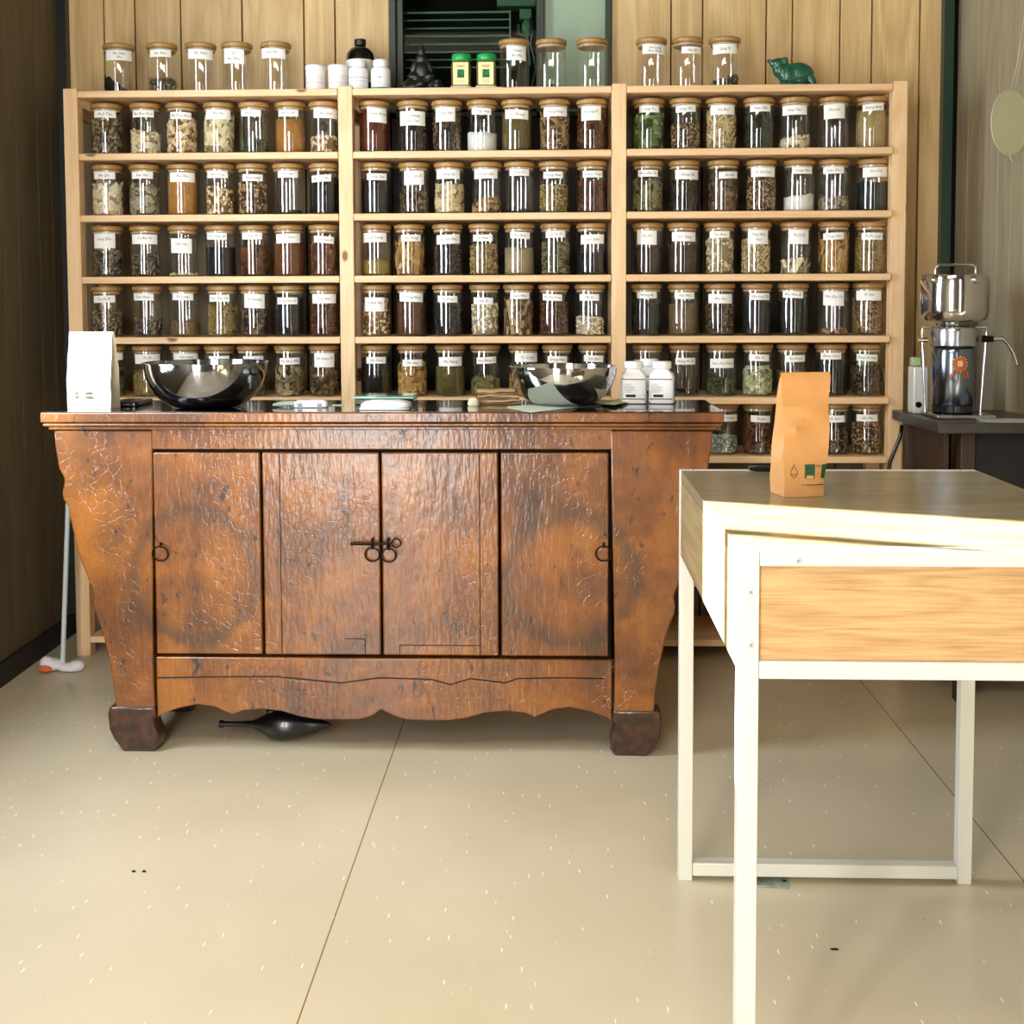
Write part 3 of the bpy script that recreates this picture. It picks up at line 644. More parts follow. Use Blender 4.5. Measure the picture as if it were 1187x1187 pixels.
R[4, 1] = '''436|powder|black|.88|S|436|414|Hei Dou|of black beans
478|chip|tan|.74|S|478|417|Mu Gua|of chunky tan slices
522|powder|olive|.66|M|522|414|Mu Xiang|of ground olive herb
563|leaf|oliveg|.36|S|564|414|Niu Bang Zi|a third full of olive leaves
607|chip|straw|.5|M|611|409|Pu Gong|of olive herb at the small bowl's left rim
646|chip|dbrown|.6|S|646|413|Qiang Huo|behind the middle of the small bowl
688|chip|brown|.6|S|688|412|Qin Jiao|behind the right half of the small bowl'''
R[4, 2] = '''750|chip|dbrown|.4|S|745|417|Xia Ku|of dark herb behind the white square bottles
793|bit|black|.1|S|794.6|415|Xiang Fu Zi|nearly empty with black crumbs
836|bit|greens|.36|M|837|416|Xiao Hui Xiang|a third full of green bits|-.12
878|chip|greencream|.62|S|880|411|Xin Yi|of cream and green chips
918|chip|oliveg|.5|S|922|412|Xu Duan|partly hidden by the kraft pouch
963|powder|black|.8|S|963|409|Xuan Shen|of black pieces right of the kraft pouch
1004|bit|dbrown|.7|S|1005|411|Xuan Fu Hua|of brown herb topped with a green wad'''
R[5, 2] = '''838|bit|gravel|.4|S|845|481|Yi Yi Ren|of grey-green gravel
878|chunk|rust|.85|S|882|482|Yu Jin|of dark brown seeds
920|bit|dbrown|.6||0|0||behind the kraft pouch
966|bit|dbrown|.55|S|967|482|Ze Xie|of dark crumbs right of the kraft pouch
1004|bit|brown|.72|S|1005|481|Zhi Mu|of speckled brown seeds'''
YJ = YS+.078
for (row, bay), s in sorted(R.items()):
    for k, ln in enumerate(s.split('\n')):
        p = ln.split('|'); slope = float(p[9]) if len(p) > 9 else 0
        px = float(p[0]); kk = {5: [2, 3, 4, 5, 6]}.get(row, range(7))[k]
        t = jar(px, BZ[row+1], YJ, (p[1], p[2], float(p[3]), p[4], float(p[5]), float(p[6]), p[7], slope), p[8],
            f'{ORD[kk]} in {ROWN[row]}, {BAY[bay]}', 'herb jars on the shelves', k)
        if row == 4 and bay == 2 and k == 6:
            mb = MB()
            for q in range(14):
                a = rng.uniform(0, 6.28); mb.sph((.02*cos(a), -.012+.016*sin(a), .116+rng.uniform(-.017, .016)), (.014, .012, .011), 8, 6)
            mb.build('green_wad', bits('pale_green_moss', PAL['leafball'], vor=300), t, smooth='all')['label'] = 'pale green wad of moss on top of the herb'
        if row == 0 and bay == 0 and k == 6:
            MB().sph((.002, -.030, .082), (.014, .006, .017), 14, 10).build('dark_disc', plain('dark_brown_disc', '3A2C24', .6), t, smooth='all')
TOP = '''138|chip|black|.2|M|138|48|Bai Hua/She|with a dark heap at its left side|-1.6
188|chunk|greyolive|.36|S|186|56|Bai Wei|a third full of chunks
233|bit|black|.04|M|232.5|53|Bai Xian|almost empty with black crumbs
275||||T|271|57|Fu/Bai Mao|empty with a low square label
320||||M|316|55|Bei Mu|empty, beside white tubs
596|bit|dbrown|.04|T|599|53|Chuan/Bei Mu|with square label
639|chip|black|.05||0|0||unlabelled with black crumbs
686|chip|seed|.05||0|0||unlabelled with pale beans
755||||M|759|51|San Leng/Ren Shen|empty
797||||S|802|54|San Qi|empty
840|chunk|greybrown|.24|M|840|51|Qing Pi|with grey-brown chunks|.5'''
nm = ['far left', 'second from left', 'third from left', 'fourth from left', 'fifth from left', 'left of three at the window', 'middle of three at the window', 'right of three at the window', 'left of three above right bay', 'middle of three above right bay', 'right of three above right bay']
for k, ln in enumerate(TOP.split('\n')):
    p = ln.split('|'); sl = float(p[8]) if False else (float(p[9]) if len(p) > 9 else 0)
    jar(float(p[0]), BZ[0], YS+.11, (p[1], p[2], float(p[3] or 0), p[4], float(p[5]), float(p[6]), p[7], sl), p[8], 'atop the shelving, '+nm[k], 'jars on top of the shelving', k)
# ---------------------------------------------------------------- bottles on the shelf top
YT = YS+.10
def base(px, Y, z): return (atY(px, px_of_z(z+.04, Y), Y).x, Y, z+.0002)
s_t = F/YT/1.0
def tub(px, name, label, green=False, bottle=False):
    t = thing(name, label, 'container' if not bottle else 'bottle', base(px, YT, BZ[0]), 0, None)
    if not bottle:
        MB().lathe([(.030, 0), (.032, .002), (.032, .074)], 32).build('body', M_whitepl, t, smooth=True)
        MB().lathe([(.033, .0745), (.0335, .076), (.0335, .086), (.031, .089)], 32).build('cap', M_whitepl, t, smooth=True)
        mb = MB()
        for z in (.030, .034, .042, .048, .053): mb.lathe([(.0322, z), (.0322, z+.0012)], 32, False, False)
        mb.build('printed_lines', plain('pale_tan_print', 'C9AE9A', .6), t)
    else:
        MB().lathe([(.029, 0), (.032, .003), (.032, .068), (.030, .077), (.022, .083), (.021, .086)], 32).build('body', M_whitepl, t, smooth=True)
        MB().lathe([(.0245, .0862), (.025, .088), (.0245, .103), (.023, .105)], 32).build('cap', M_whitepl, t, smooth=True)
        if green: MB().lathe([(.0323, .006), (.0323, .016)], 32, False, False).build('green_band', M_greencap, t, smooth=True)
        mb = MB().lathe([(.0322, .036), (.0322, .0375)], 32, False, False).lathe([(.0322, .046), (.0322, .049)], 32, False, False) if not green else MB().box(-.006, .006, -.0327, -.0320, .044, .050).box(-.002, .002, -.0327, -.0320, .026, .030)
        mb.build('printed_lines', plain('grey_print', 'B5B5B8', .6), t)
tub(366, 'white_tub', 'white cylindrical tub on the shelf top, left one of the pair')
tub(392, 'white_tub', 'white cylindrical tub on the shelf top, next to the white bottles')
tub(415.5, 'white_bottle', 'plain white pill bottle on the shelf top, in front of the dark bottle', bottle=True)
tub(441.5, 'white_bottle', 'white pill bottle with a green band on the shelf top', True, True)
t = thing('dark_bottle', 'dark brown bottle with round shoulders behind the white pill bottles', 'bottle', base(418, YT+.075, BZ[0]))
MB().lathe([(.040, 0), (.044, .004), (.046, .02), (.046, .12), (.044, .14), (.034, .155), (.018, .164), (.015, .170)], 36).build('body', plain('dark_amber_glass', '120C08', .12, coat=.5), t, smooth=True)
MB().lathe([(.018, .168), (.019, .170), (.019, .186), (.017, .188)], 24).build('cap', plain('dark_cap', '1A100A', .5), t, smooth=True)
MB().lathe([(.0463, .045), (.0463, .118)], 36, False, False).build('paper_label', M_paper, t, smooth=True)
for px, lb in ((535, 'green-capped spice jar with pale yellow label, left of the pair'), (564, 'green-capped spice jar with pale yellow label, right of the pair beside glass jar')):
    t = thing('spice_jar', lb, 'jar', base(px, YT-.03, BZ[0]), 0)
    MB().sq([(.030, .030, 0), (.0335, .0335, .003), (.0335, .0335, .010), (.0315, .0315, .014), (.0315, .0315, .078), (.029, .029, .088), (.027, .027, .092)], 40, 5).build('body', plain('olive_spice_plastic', '6E6238', .25, coat=.4), t, smooth=True)
    MB().sq([(.034, .034, .0), (.034, .034, .011)], 40, 5).build('base_rim', plain('cream_plastic', 'E2D8B8', .4), t, smooth=True)
    MB().lathe([(.030, .0925), (.031, .094), (.031, .110), (.029, .113)], 36).build('cap', M_greencap, t, smooth=True)
    l = MB().box(-.024, .024, -.0345, -.0335, .014, .084).build('paper_label', plain('pale_yellow_label', 'EDE7A8', .6), t)
    MB().box(-.011, .011, -.0352, -.0346, .036, .062).build('picture', bits('green_leaf_print', ['123A2A', '3E8A4A', '0E2E3A'], vor=110), l)
    MB().box(-.014, .014, -.0352, -.0346, .072, .0745).box(-.010, .010, -.0352, -.0346, .068, .070).build('title_lines', plain('red_brown_print', 'B06A4A', .6), l)
    MB().box(-.012, .012, -.0352, -.0346, .022, .0235).box(-.012, .012, -.0352, -.0346, .027, .0285).build('small_print', plain('tan_print', 'B0A878', .6), l)
def blob(name, balls, mat, root, vox=.003, smooth=6):
    mb = MB()
    for b_ in balls:
        c, r = b_[0], b_[1]; M = None
        if len(b_) > 2: M = Matrix.Translation(c) @ Matrix.Rotation(b_[2], 4, 'Y'); mb.sph((0, 0, 0), r, 14, 10, M)
        else: mb.sph(c, r, 14, 10)
    o = mb.build(name, mat, root)
    m = o.modifiers.new('r', 'REMESH'); m.mode = 'VOXEL'; m.voxel_size = vox; m.use_smooth_shade = True
    s = o.modifiers.new('s', 'SMOOTH'); s.iterations = smooth; s.factor = .5
    return o
# green animal figurine, head to the left
p = base(920, YT, BZ[0])
t = thing('animal_figurine', 'dark green squat animal figurine with raised head at right of shelf top', 'figurine', p)
blob('body', [((.018, 0, .050), (.048, .026, .036), .18), ((-.018, 0, .046), (.032, .026, .036)), ((-.042, 0, .062), (.026, .020, .026)), ((-.052, 0, .084), (.026, .018, .016), -.25), ((-.074, -.002, .089), (.014, .010, .006), .35), ((-.030, -.010, .090), (.012, .008, .012)), ((-.028, .012, .090), (.012, .008, .012)),
    ((-.030, -.014, .014), (.014, .011, .018)), ((-.030, .014, .014), (.014, .011, .018)), ((-.010, -.014, .014), (.018, .011, .016)), ((.056, -.014, .022), (.013, .011, .028), -.3), ((.056, .014, .022), (.013, .011, .028), -.3), ((.020, -.014, .012), (.016, .011, .014)), ((.020, .014, .012), (.016, .011, .014))],
    plain('dark_green_glaze', '1E5A42', .3, coat=.5, bump=.6, bs=60, vary=.3), t)
# dark seated figure on a rocky base
p = base(489, YT+.05, BZ[0])
t = thing('carved_statuette', 'near-black carved seated figure on a rocky base in front of the dark window', 'figurine', p)
mk = plain('blackened_wood', '15170F', .35, bump=.8, bs=70, vary=.5)
rb = [((random.uniform(-.055, .055), random.uniform(-.02, .02), random.uniform(.01, .045)), (random.uniform(.012, .024), .02, random.uniform(.010, .02))) for _ in range(22)]
blob('rocky_base', rb+[((0, 0, .012), (.065, .03, .014))], mk, t, .004, 3)
blob('figure', [((0, 0, .080), (.026, .020, .034)), ((0, 0, .118), (.018, .014, .020)), ((0, 0, .142), (.014, .013, .016)), ((0, 0, .155), (.008, .008, .010)), ((-.024, -.006, .060), (.024, .016, .014)), ((.024, -.006, .060), (.024, .016, .014)), ((-.024, 0, .096), (.010, .010, .026), .5), ((.024, 0, .096), (.010, .010, .026), -.5), ((0, 0, .045), (.040, .024, .02))], mk, t)
# black cable hanging by the window
pts = [atY(a, b_, YB-.045) for a, b_ in ((615, 20), (617, 38), (615, 52), (619, 66), (621, 80), (617, 96), (616, 120))]
tag(MB().tube(pts, .004).build('black_cable', M_black, smooth='all'), 'thin black cable hanging in front of the window divider', 'cable')
# ---------------------------------------------------------------- antique cabinet
YC = 2.95
cx = atY(441.5, 600, YC).x
cab = thing('sideboard_cabinet', 'antique orange-brown lacquered four-door sideboard with scalloped apron, used as shop counter', 'cabinet', (cx, YC, 0))
def CP(px, py): q = atY(px, py, YC); return (q.x-cx, q.z)
ZS = .0
def wing(mir):
    L_ = [(62, 499), (64, 520), (68, 543), (74, 554), (74, 561), (72, 570), (73, 579), (79, 588), (80, 597), (84, 614), (93, 650), (104, 676), (109, 689), (107, 699), (109, 709), (119, 735), (127, 768), (132, 800), (134, 821)]
    pts = [CP(*p) for p in L_]; pts += [CP(180, 833), CP(178, 800), CP(177, 762), CP(176.5, 499)]
    pts = [(x, max(z, 0)) for x, z in pts]
    return [(-x, z) for x, z in pts] if mir else pts
def foot(mir):
    L_ = [(134, 819), (127, 819), (125, 828), (127, 846), (132, 857), (139, 866), (143, 872), (180, 872), (184, 865), (184, 854), (179, 842), (178, 834), (181, 828), (180, 819)]
    pts = [CP(*p) for p in L_]; zm = min(z for _, z in pts); pts = [(x, (z-zm)*(pts[0][1])/(pts[0][1]-zm)) for x, z in pts]
    return [(-x, z) for x, z in pts] if mir else pts
CD = .38
ztop = atY(441, 497, YC).z
for mir in (0, 1):
    MB().prism(wing(mir), 0, .035).build('side_panel', M_lac, cab, bevel=.004)
    MB().prism(foot(mir), -.004, .06).build('foot', M_foot, cab, bevel=.006)
    MB().prism(foot(mir), CD-.09, CD-.03).build('foot', M_foot, cab, bevel=.006)
    x0 = abs(CP(128, 700)[0]); x1 = abs(CP(150, 700)[0]); sg = 1 if mir else -1
    a, b_ = sorted((sg*x0*.99, sg*x1)); MB().box(a, b_, .036, CD-.03, foot(0)[0][1]-.02, ztop).build('end_board', M_lac, cab, bevel=.002)
xl, xr_ = CP(177, 600)[0], CP(708, 600)[0]
xr_ = -xl
zdt, zdb = CP(441, 523)[1], CP(441, 762)[1]
MB().box(xl, xr_, .002, .035, zdt+.004, ztop).build('top_rail', M_lac, cab, bevel=.002)
# apron
ap = [(180, 833), (186, 829), (206, 821.6), (229, 817), (249, 820), (269, 829), (280, 824.5), (303, 822.5), (326, 825), (346, 831), (366, 834.5), (392, 835), (418, 834.5), (432, 830), (441.5, 823)]
ap = [CP(*p) for p in ap]; ap = [(x, z) for x, z in ap]; ap += [(-x, z) for x, z in ap[-2::-1]]
ap = [(max(xl, min(xr_, x)), z) for x, z in ap]
MB().prism([(xl, zdb-.004)]+ap+[(xr_, zdb-.004)], .003, .030).build('apron', M_lac, cab, bevel=.003)
# incised line on apron
pts = [(CP(p, q)[0], .0022, CP(p, q)[1]) for p, q in ((182, 786), (240, 785), (320, 784.5), (395, 792), (440, 786), (500, 788), (522, 794), (545, 787), (562, 789), (585, 792), (600, 787), (650, 786), (700, 787))]
MB().tube(pts, .0016, 6).build('incised_line', M_dark, cab)
MB().box(xl, xr_, .0351, .045, zdb-.07, ztop).build('inner_frame', M_dark, cab)
MB().box(xl-.05, xr_+.05, CD-.04, CD-.03, zdb-.02, ztop).build('back_board', M_lac, cab)
MB().box(xl-.02, xr_+.02, .046, CD-.041, zdb-.03, zdb-.015).build('bottom_board', M_lac, cab)
dx = [(178.5, 302), (305, 440.3), (442.8, 577.5), (581, 705.5)]
for k, (a, b_) in enumerate(dx):
    xa, xb = CP(a, 640)[0], CP(b_, 640)[0]; z0, z1 = zdb+.004, zdt-.004
    d = MB().box(xa, xb, .004, .030, z0, z1).build('door', M_lac, cab, bevel=.004, seg=3)
    if k in (1, 2):   # inner frame battens of the two middle doors
        m = MB()
        gxx = CP(325, 640)[0] if k == 1 else CP(556, 640)[0]; m.box(gxx-.0012, gxx+.0012, .0030, .0050, z0+.003, z1-.004)
        a2, b2 = (CP(398, 640)[0], CP(422, 640)[0]) if k == 1 else (CP(462, 640)[0], CP(556, 640)[0])
        zz = CP(400, 741)[1] if k == 1 else CP(400, 748)[1]; m.box(a2, b2, .0032, .005, zz-.001, zz+.001); m.box(b2-.001 if k == 1 else a2-.001, (b2 if k == 1 else a2)+.001, .0032, .005, z0+.003, zz)
        m.build('groove', M_dark, d)
    hx, hz = [(187, 641), (432, 642), (451, 643), (699.5, 641)][k]
    hx, hz = CP(hx, hz); rr = .0195 if k in (0, 3) else .0180
    pts = [(hx+rr*cos(q*pi/12), -.004-.004*(1+sin(q*pi/12)) , hz+rr*sin(q*pi/12)) for q in range(24)]
    h = MB().tube(pts, .0022, 8, closed=True).build('ring_pull', M_iron, d, smooth='all')
    MB().tube([(hx, .006, hz+rr+.004), (hx, -.006, hz+rr+.006), (hx, -.010, hz+rr), (hx, -.006, hz+rr-.004)], .0028, 6).build('staple', M_iron, d, smooth='all')
z = CP(0, 628)[1]; xa, xb = CP(407, 0)[0], CP(453, 0)[0]
m = MB().tube([(CP(407, 628)[0], -.012, z), (CP(432, 628)[0], -.012, z), (CP(455, 628)[0], -.012, z+.001)], [.0042, .0036, .0026], 8)
q0 = CP(460, 628)[0]; m.tube([(q0+.011*cos(q*pi/8), -.012, z+.003+.011*sin(q*pi/8)) for q in range(16)], .0022, 6, closed=True)
m.build('latch_bar', M_iron, cab, smooth=True)
m = MB()
for px in (432, 450):
    x = CP(px, 620)[0]; m.tube([(x, .006, z), (x, -.010, z-.008), (x, -.017, z), (x, -.012, z+.010), (x, .006, z+.012)], .003, 6)
m.build('latch_loops', M_iron, cab, smooth='all')
# top slab: dark worn top, moulded front edge
za, zb_ = atY(441, 477.5, YC-.02).z, atY(441, 490, YC-.02).z; zc = atY(441, 496.5, YC-.01).z
XL, XR = atY(45.5, 485, YC-.02).x-cx, atY(838.5, 485, YC-.02).x-cx; XL, XR = -(XR-XL)/2, (XR-XL)/2
MB().box(XL, XR, -.020, CD-.04, zb_, za-.0015).build('top_slab', M_lac, cab, bevel=.003)
MB().box(XL+.001, XR-.001, -.019, CD-.041, za-.0014, za).build('table_top', M_lactop, cab, bevel=.0006)
MB().box(XL+.004, XR-.004, -.016, CD-.05, zc+.0045, zb_-.002).build('moulding', M_lac, cab, bevel=.003, seg=3)
MB().box(XL+.016, XR-.016, -.009, CD-.06, ztop-.002, zc+.004).build('moulding', M_lac, cab, bevel=.002)
CT = za    # height of the counter top
# ---------------------------------------------------------------- things on the counter
def onC(px, py): return atZ(px, py, CT)
def put(v, dz=.0004): return (v.x, v.y, CT+dz)
def ysc(v): return F/Vector((v.x, v.y, 0)).length
def bowl(px, pyb, rpx, h, name, label, mat, n=64):
    c = onC(px, pyb); c.y += .02; t = thing(name, label, 'bowl', put(c))
    r = rpx/(F/c.y); th = .0012; pr = []
    for k in range(13):
        a = k/12; pr.append((.34*r+(.64*r)*sin(a*pi/2)**.85, h*(1-cos(a*pi/2))**.92))
    out = [(.30*r, .0)]+pr+[(r, h), (r, h+.002)]
    inn = [(q-th*1.5, z+th) for q, z in reversed(pr)]
    MB().lathe(out+[(r-.006, h+.0022)]+inn, n, True, True).build('bowl_body', mat, t, smooth=True, recalc=True)
    return t
Mb1 = plain('dark_reflecting_steel', (.36, .37, .40), .10, metal=1)
bowl(237, 473, 72, .116, 'mixing_bowl', 'large dark-reflecting steel mixing bowl at the left of the counter', Mb1)
bowl(653, 470, 63, .100, 'mixing_bowl', 'smaller bright steel mixing bowl at the right of the counter', M_steel)
def pouch(name, label, mat, loc, rz, w, d, h, wt, lean=(0, 0), fold=.25, seed=1):
    """gusseted stand-up pouch: rectangular base, flat sealed top"""
    t = thing(name, label, 'pouch', loc, rz); n = 22; rg = []
    def sect(k):
        q = k/n; W = (w+(wt-w)*q)/2; D = d/2*(1-q)**.62*(1+.22*sin(pi*min(1, q*1.15)))+.0012; g = min(.8*D, .55*d*min(1, q*1.8)*.5)
        ox, oy = lean[0]*q**1.3, lean[1]*q
        ns = lambda i: .0070*noise.noise(Vector((i*3.1+seed, q*4.2, seed)))*min(1, q*6)
        P = []
        for i, (u, v) in enumerate([(-1, -1), (-.5, -1), (0, -1), (.5, -1), (1, -1), (1, 0), (1, 1), (.5, 1), (0, 1), (-.5, 1), (-1, 1), (-1, 0)]):
            x = W*u; y = D*v*(1.0 if abs(u) == 1 else 1.10)
            if v == 0: x = (W-g)*u
            if v == -1 and abs(u) < 1: y += .0065*math.exp(-((q-(.60-.10*u))/.045)**2)-.004*math.exp(-((q-(.69-.10*u))/.05)**2)+.004*math.exp(-((q-(.80+.05*u))/.03)**2)
            P.append((x+ox+ns(i)*.4, y+oy+ns(i+20), q*h))
        return P
    for k in range(n+1): rg.append(sect(k))
    o = MB().loft(rg).build('pouch_body', mat, t, smooth=True, angle=28)
    return t, o, sect, n
def patch(root, sect, n, h, u0, u1, v0, v1, mat, name, off=.0022):
    """thin print on the front face; u -1..1, v height fraction"""
    m = MB(); G = []
    for v in np.linspace(v0, v1, 4):
        k = v*n; k0 = min(n-1, int(k)); A, B = sect(k0), sect(k0+1); f = k-k0
        P = [Vector(A[i]).lerp(Vector(B[i]), f) for i in range(5)]; row = []
        for u in np.linspace(u0, u1, 5):
            a = (u+1)*2; i = min(3, int(a)); row.append(P[i].lerp(P[i+1], a-i)+Vector((0, -off, 0)))
        G.append(row)
    v = [tuple(p) for r in G for p in r]+[tuple(p+Vector((0, off*.6, 0))) for r in G for p in r]; f = []
    for a in range(3):
        for b_ in range(4):
            i = a*5+b_; f += [(i, i+1, i+6, i+5), (20+i, 25+i, 26+i, 21+i)]
    per = [0, 1, 2, 3, 4, 9, 14, 19, 18, 17, 16, 15, 10, 5]
    for a, b_ in zip(per, per[1:]+per[:1]): f.append((a, b_, b_+20, a+20))
    m.add(v, f).build(name, mat, root)
# white pouch on the left
c = onC(104, 474.5); c.y += .030
H1 = 90/(F/c.y)
t, o, sect, n_ = pouch('stand_up_pouch', 'white paper stand-up pouch with green print at the left end of the counter', M_kraftw, put(c), radians(-4), .115, .055, H1, .118, (-.002, .0), seed=3)
for u0, u1 in ((-.62, -.44), (-.12, .22)):
    for q in range(5):
        if q != 2: patch(o, sect, n_, H1, u0+(0 if q < 3 else .02), u1-(.0 if q < 3 else .03), .14+q*.018, .152+q*.018, M_printg, 'green_emblem')
patch(o, sect, n_, H1, -.55, .85, .095, .100, plain('pale_grey_print', 'C8C8C0', .6), 'printed_line')
patch(o, sect, n_, H1, .35, .6, .185, .190, plain('pale_grey_print', 'C8C8C0', .6), 'printed_line')
MB().box(-.0475+.0, -.0455, -.0282, -.0274, .006, .016).build('printed_mark', M_printk, o)
# phone
c = onC(148, 470.5)
t = thing('black_case', 'flat black phone case lying between the white pouch and the large bowl', 'phone', (c.x, c.y+.035, CT+.0004), radians(-3))
MB().sq([(.036, .058, 0, 0, 0), (.038, .060, .002, 0, 0), (.038, .060, .010, 0, 0), (.036, .058, .0125, 0, 0)], 48, 8).build('case_body', M_black, t, smooth=True)
MB().box(-.002, .016, -.0608, -.0598, .004, .007).build('case_highlight', M_steel2, t)  # bright strip standing in for a highlight on the case
# white stapler-like tool
c = onC(359, 473)
t = thing('label_gun', 'small white hand tool with pale tapered nose on the counter front', 'tool', (c.x, c.y+.018, CT+.0004), radians(2))
MB().sq([(.042, .014, 0), (.044, .016, .002), (.043, .016, .012), (.036, .012, .0185), (.030, .009, .019)], 40, 5).build('tool_body', M_whitepl, t, smooth=True)
MB().tube([(-.040, .002, .010), (-.060, .003, .010), (-.085, .004, .008), (-.100, .004, .006)], [.007, .0065, .006, .003], 12).build('nose', plain('pale_mint_plastic', 'BFD6C6', .4), t, smooth=True)
for x in (-.026, .024): MB().box(x-.006, x+.006, -.0175, -.0160, .004, .0062).box(x-.006, x+.006, -.0175, -.0160, .0090, .0112).build('dark_slot', M_printk, t)
tag(MB().box(-.016, .016, -.006, .006, 0, .0016).build('paper_scrap', M_sheet, bevel=.0004, loc=put(onC(392, 470))), 'tiny pale paper scrap right of the white hand tool', 'paper')
# kitchen scale + green box behind
c = onC(445, 475.5)
t = thing('kitchen_scale', 'low white digital kitchen scale with domed platform at the counter centre', 'scale', (c.x, c.y+.045, CT+.0004))
MB().sq([(.062, .046, 0), (.064, .048, .001), (.064, .048, .0045)], 48, 7).build('scale_base', M_whitepl, t, smooth=True)
MB().sq([(.0645, .0485, .0046), (.0645, .0485, .0056)], 48, 7).build('grey_band', plain('grey_band', '8A8C90', .4), t, smooth=True)
MB().sq([(.063, .047, .0057), (.063, .047, .011), (.058, .042, .0165), (.040, .028, .021), (.010, .008, .0222)], 48, 4).build('platform', M_whitepl, t, smooth=True)
c = onC(450, 467)
t = thing('glass_tray', 'shallow green-tinted glass box standing behind the white scale', 'box', (c.x, 3.17, CT+.0004), radians(-2))
Mgt = plain('green_tinted_glass', '3E8468', .15, coat=.6)
MB().box(-.078, .078, -.045, .04, 0, .016).build('tray_body', plain('dark_green_glass', '21382E', .12, coat=.8), t, bevel=.002)
MB().box(-.082, .080, -.05, .044, .0165, .0215).build('tray_lid', plain('mint_glass_lid', 'A8CDB8', .15, coat=.6), t, bevel=.0015)
MB().box(-.080, .078, -.049, .043, .0218, .0245).build('green_sheet', Mgt, t, bevel=.0008)
# stack of folded brown bags
c = onC(580, 469)
t = thing('paper_bag_stack', 'crumpled stack of folded brown paper bags left of the small bowl', 'paper', (c.x-.010, c.y+.030, CT+.0004), radians(4))
for k in range(6):
    m = MB(); nx = 14; z0 = .0006+.0062*k; a_ = random.uniform(-.004, .004); w = .060-.002*k
    top = []; 
    for layer in (0, 1):
        for j in (0, 1):
            for i in range(nx+1):
                u = i/nx; zz = z0+.0054*layer+(.0011*sin(u*7+k*1.7)+.0006*sin(u*15+k))*(.4 if k == 0 and layer == 0 else 1)*(0 if (k == 0 and layer == 0) else 1)
                top.append((-w+2*w*u+a_, -.030+.002*k+.056*j+.003*sin(k*2+u*4), max(zz, 0)))
    q = nx+1; f = []
    for i in range(nx): f += [(i, q+i, q+i+1, i+1), (2*q+i, 2*q+i+1, 3*q+i+1, 3*q+i), (i, i+1, 2*q+i+1, 2*q+i), (q+i, 3*q+i, 3*q+i+1, q+i+1)]
    f += [(0, 2*q, 3*q, q), (nx, q+nx, 3*q+nx, 2*q+nx)]
    m.add(top, f).build('folded_bag', plain('brown_bag_paper', 'B8966A' if k % 2 else '7A5E3A', .75), t, smooth=True)
t = tag(MB().sq([(.014, .012, 0), (.016, .013, .004), (.013, .011, .016), (.008, .007, .02)], 16, 3).build('crumpled_tissue', plain('offwhite_tissue', 'D8CCAE', .8), smooth=True, loc=put(onC(549, 470.5))), 'crumpled off-white tissue at the left end of the brown bags', 'tissue')
def sheet(name, label, pts, mat, curl=.0, z=0):
    P = [atZ(a, b_, CT+.001+z) for a, b_ in pts]; m = MB(); v = []
    c = sum(P, Vector())/len(P)
    for i, p in enumerate(P): v.append((p.x-c.x, p.y-c.y, .0004+z+(curl if i in (1,) else 0)))
    n = len(v); v2 = v+[(x, y, zz+.0006) for x, y, zz in v]
    m.add(v2, [tuple(range(n)), tuple(range(n, 2*n))[::-1]]+[(i, i+n, (i+1) % n+n, (i+1) % n) for i in range(n)])
    return tag(m.build(name, mat, loc=(c.x, c.y, CT)), label, 'paper')
sheet('printed_sheet', 'pale green and white sheet lying at the counter edge in front of the small bowl', [(586, 471.5), (616, 478), (684, 469.5), (655, 466)], M_sheet)
sheet('folded_leaflet', 'dark folded leaflet between the pale sheet and the green leaflet', [(650, 470.5), (694, 471), (712, 467), (664, 464.5)], plain('dark_leaflet', '4A4038', .5), z=.0012)
sheet('open_leaflet', 'pale yellow-green leaflet lying left of the white square bottles', [(684, 466.5), (712, 471), (742, 463), (727, 461)], plain('yellowgreen_leaflet', 'D2DDB4', .5), curl=.004, z=.003)
def sqb(px, py, dy, label, sc=1):
    c = onC(px, py); s = .034*sc
    t = thing('square_bottle', label, 'bottle', (c.x, c.y+s+dy, CT+.0004), radians(-5 if px < 750 else -9))
    MB().sq([(s-.003, s-.003, 0), (s, s, .002), (s, s, .068), (s-.003, s-.003, .078), (.020, .020, .088), (.019, .019, .091)], 40, 6).build('body', M_whitepl, t, smooth=True)
    MB().lathe([(.024, .0915), (.0255, .093), (.0255, .108), (.024, .111), (.010, .1115)], 36).build('cap', M_whitepl, t, smooth=True)
    for z in (.012, .064):
        m = MB(); m.box(-s+.004, s-.004, -s-.0008, -s-.0001, z, z+.0022)
        m.build('black_band', M_printk, t)
    m = MB()
    for z, w in ((.052, .010), (.047, .014), (.043, .018), (.039, .016), (.035, .018), (.031, .012)): m.box(-.024, -.024+w*1.6, -s-.0008, -s-.0001, z, z+.0012)
    m.build('small_print', plain('grey_text_print', '9A9CA4', .6), t)
    MB().box(-.020, .006, -s-.0009, -s-.0001, .018, .025).build('bar_print', M_printk, t)
    MB().box(s+.0001, s+.0007, -.022, .022, .016, .062).build('blue_side_label', plain('blue_print', '5468B4', .5), t)
sqb(735.5, 468.5, .0, 'white square bottle with black bands, left one beside the leaflet')
sqb(768.5, 468.5, .0, 'white square bottle with black bands, rightmost on the counter')
sqb(757, 467, .095, 'white square bottle standing behind the other two')
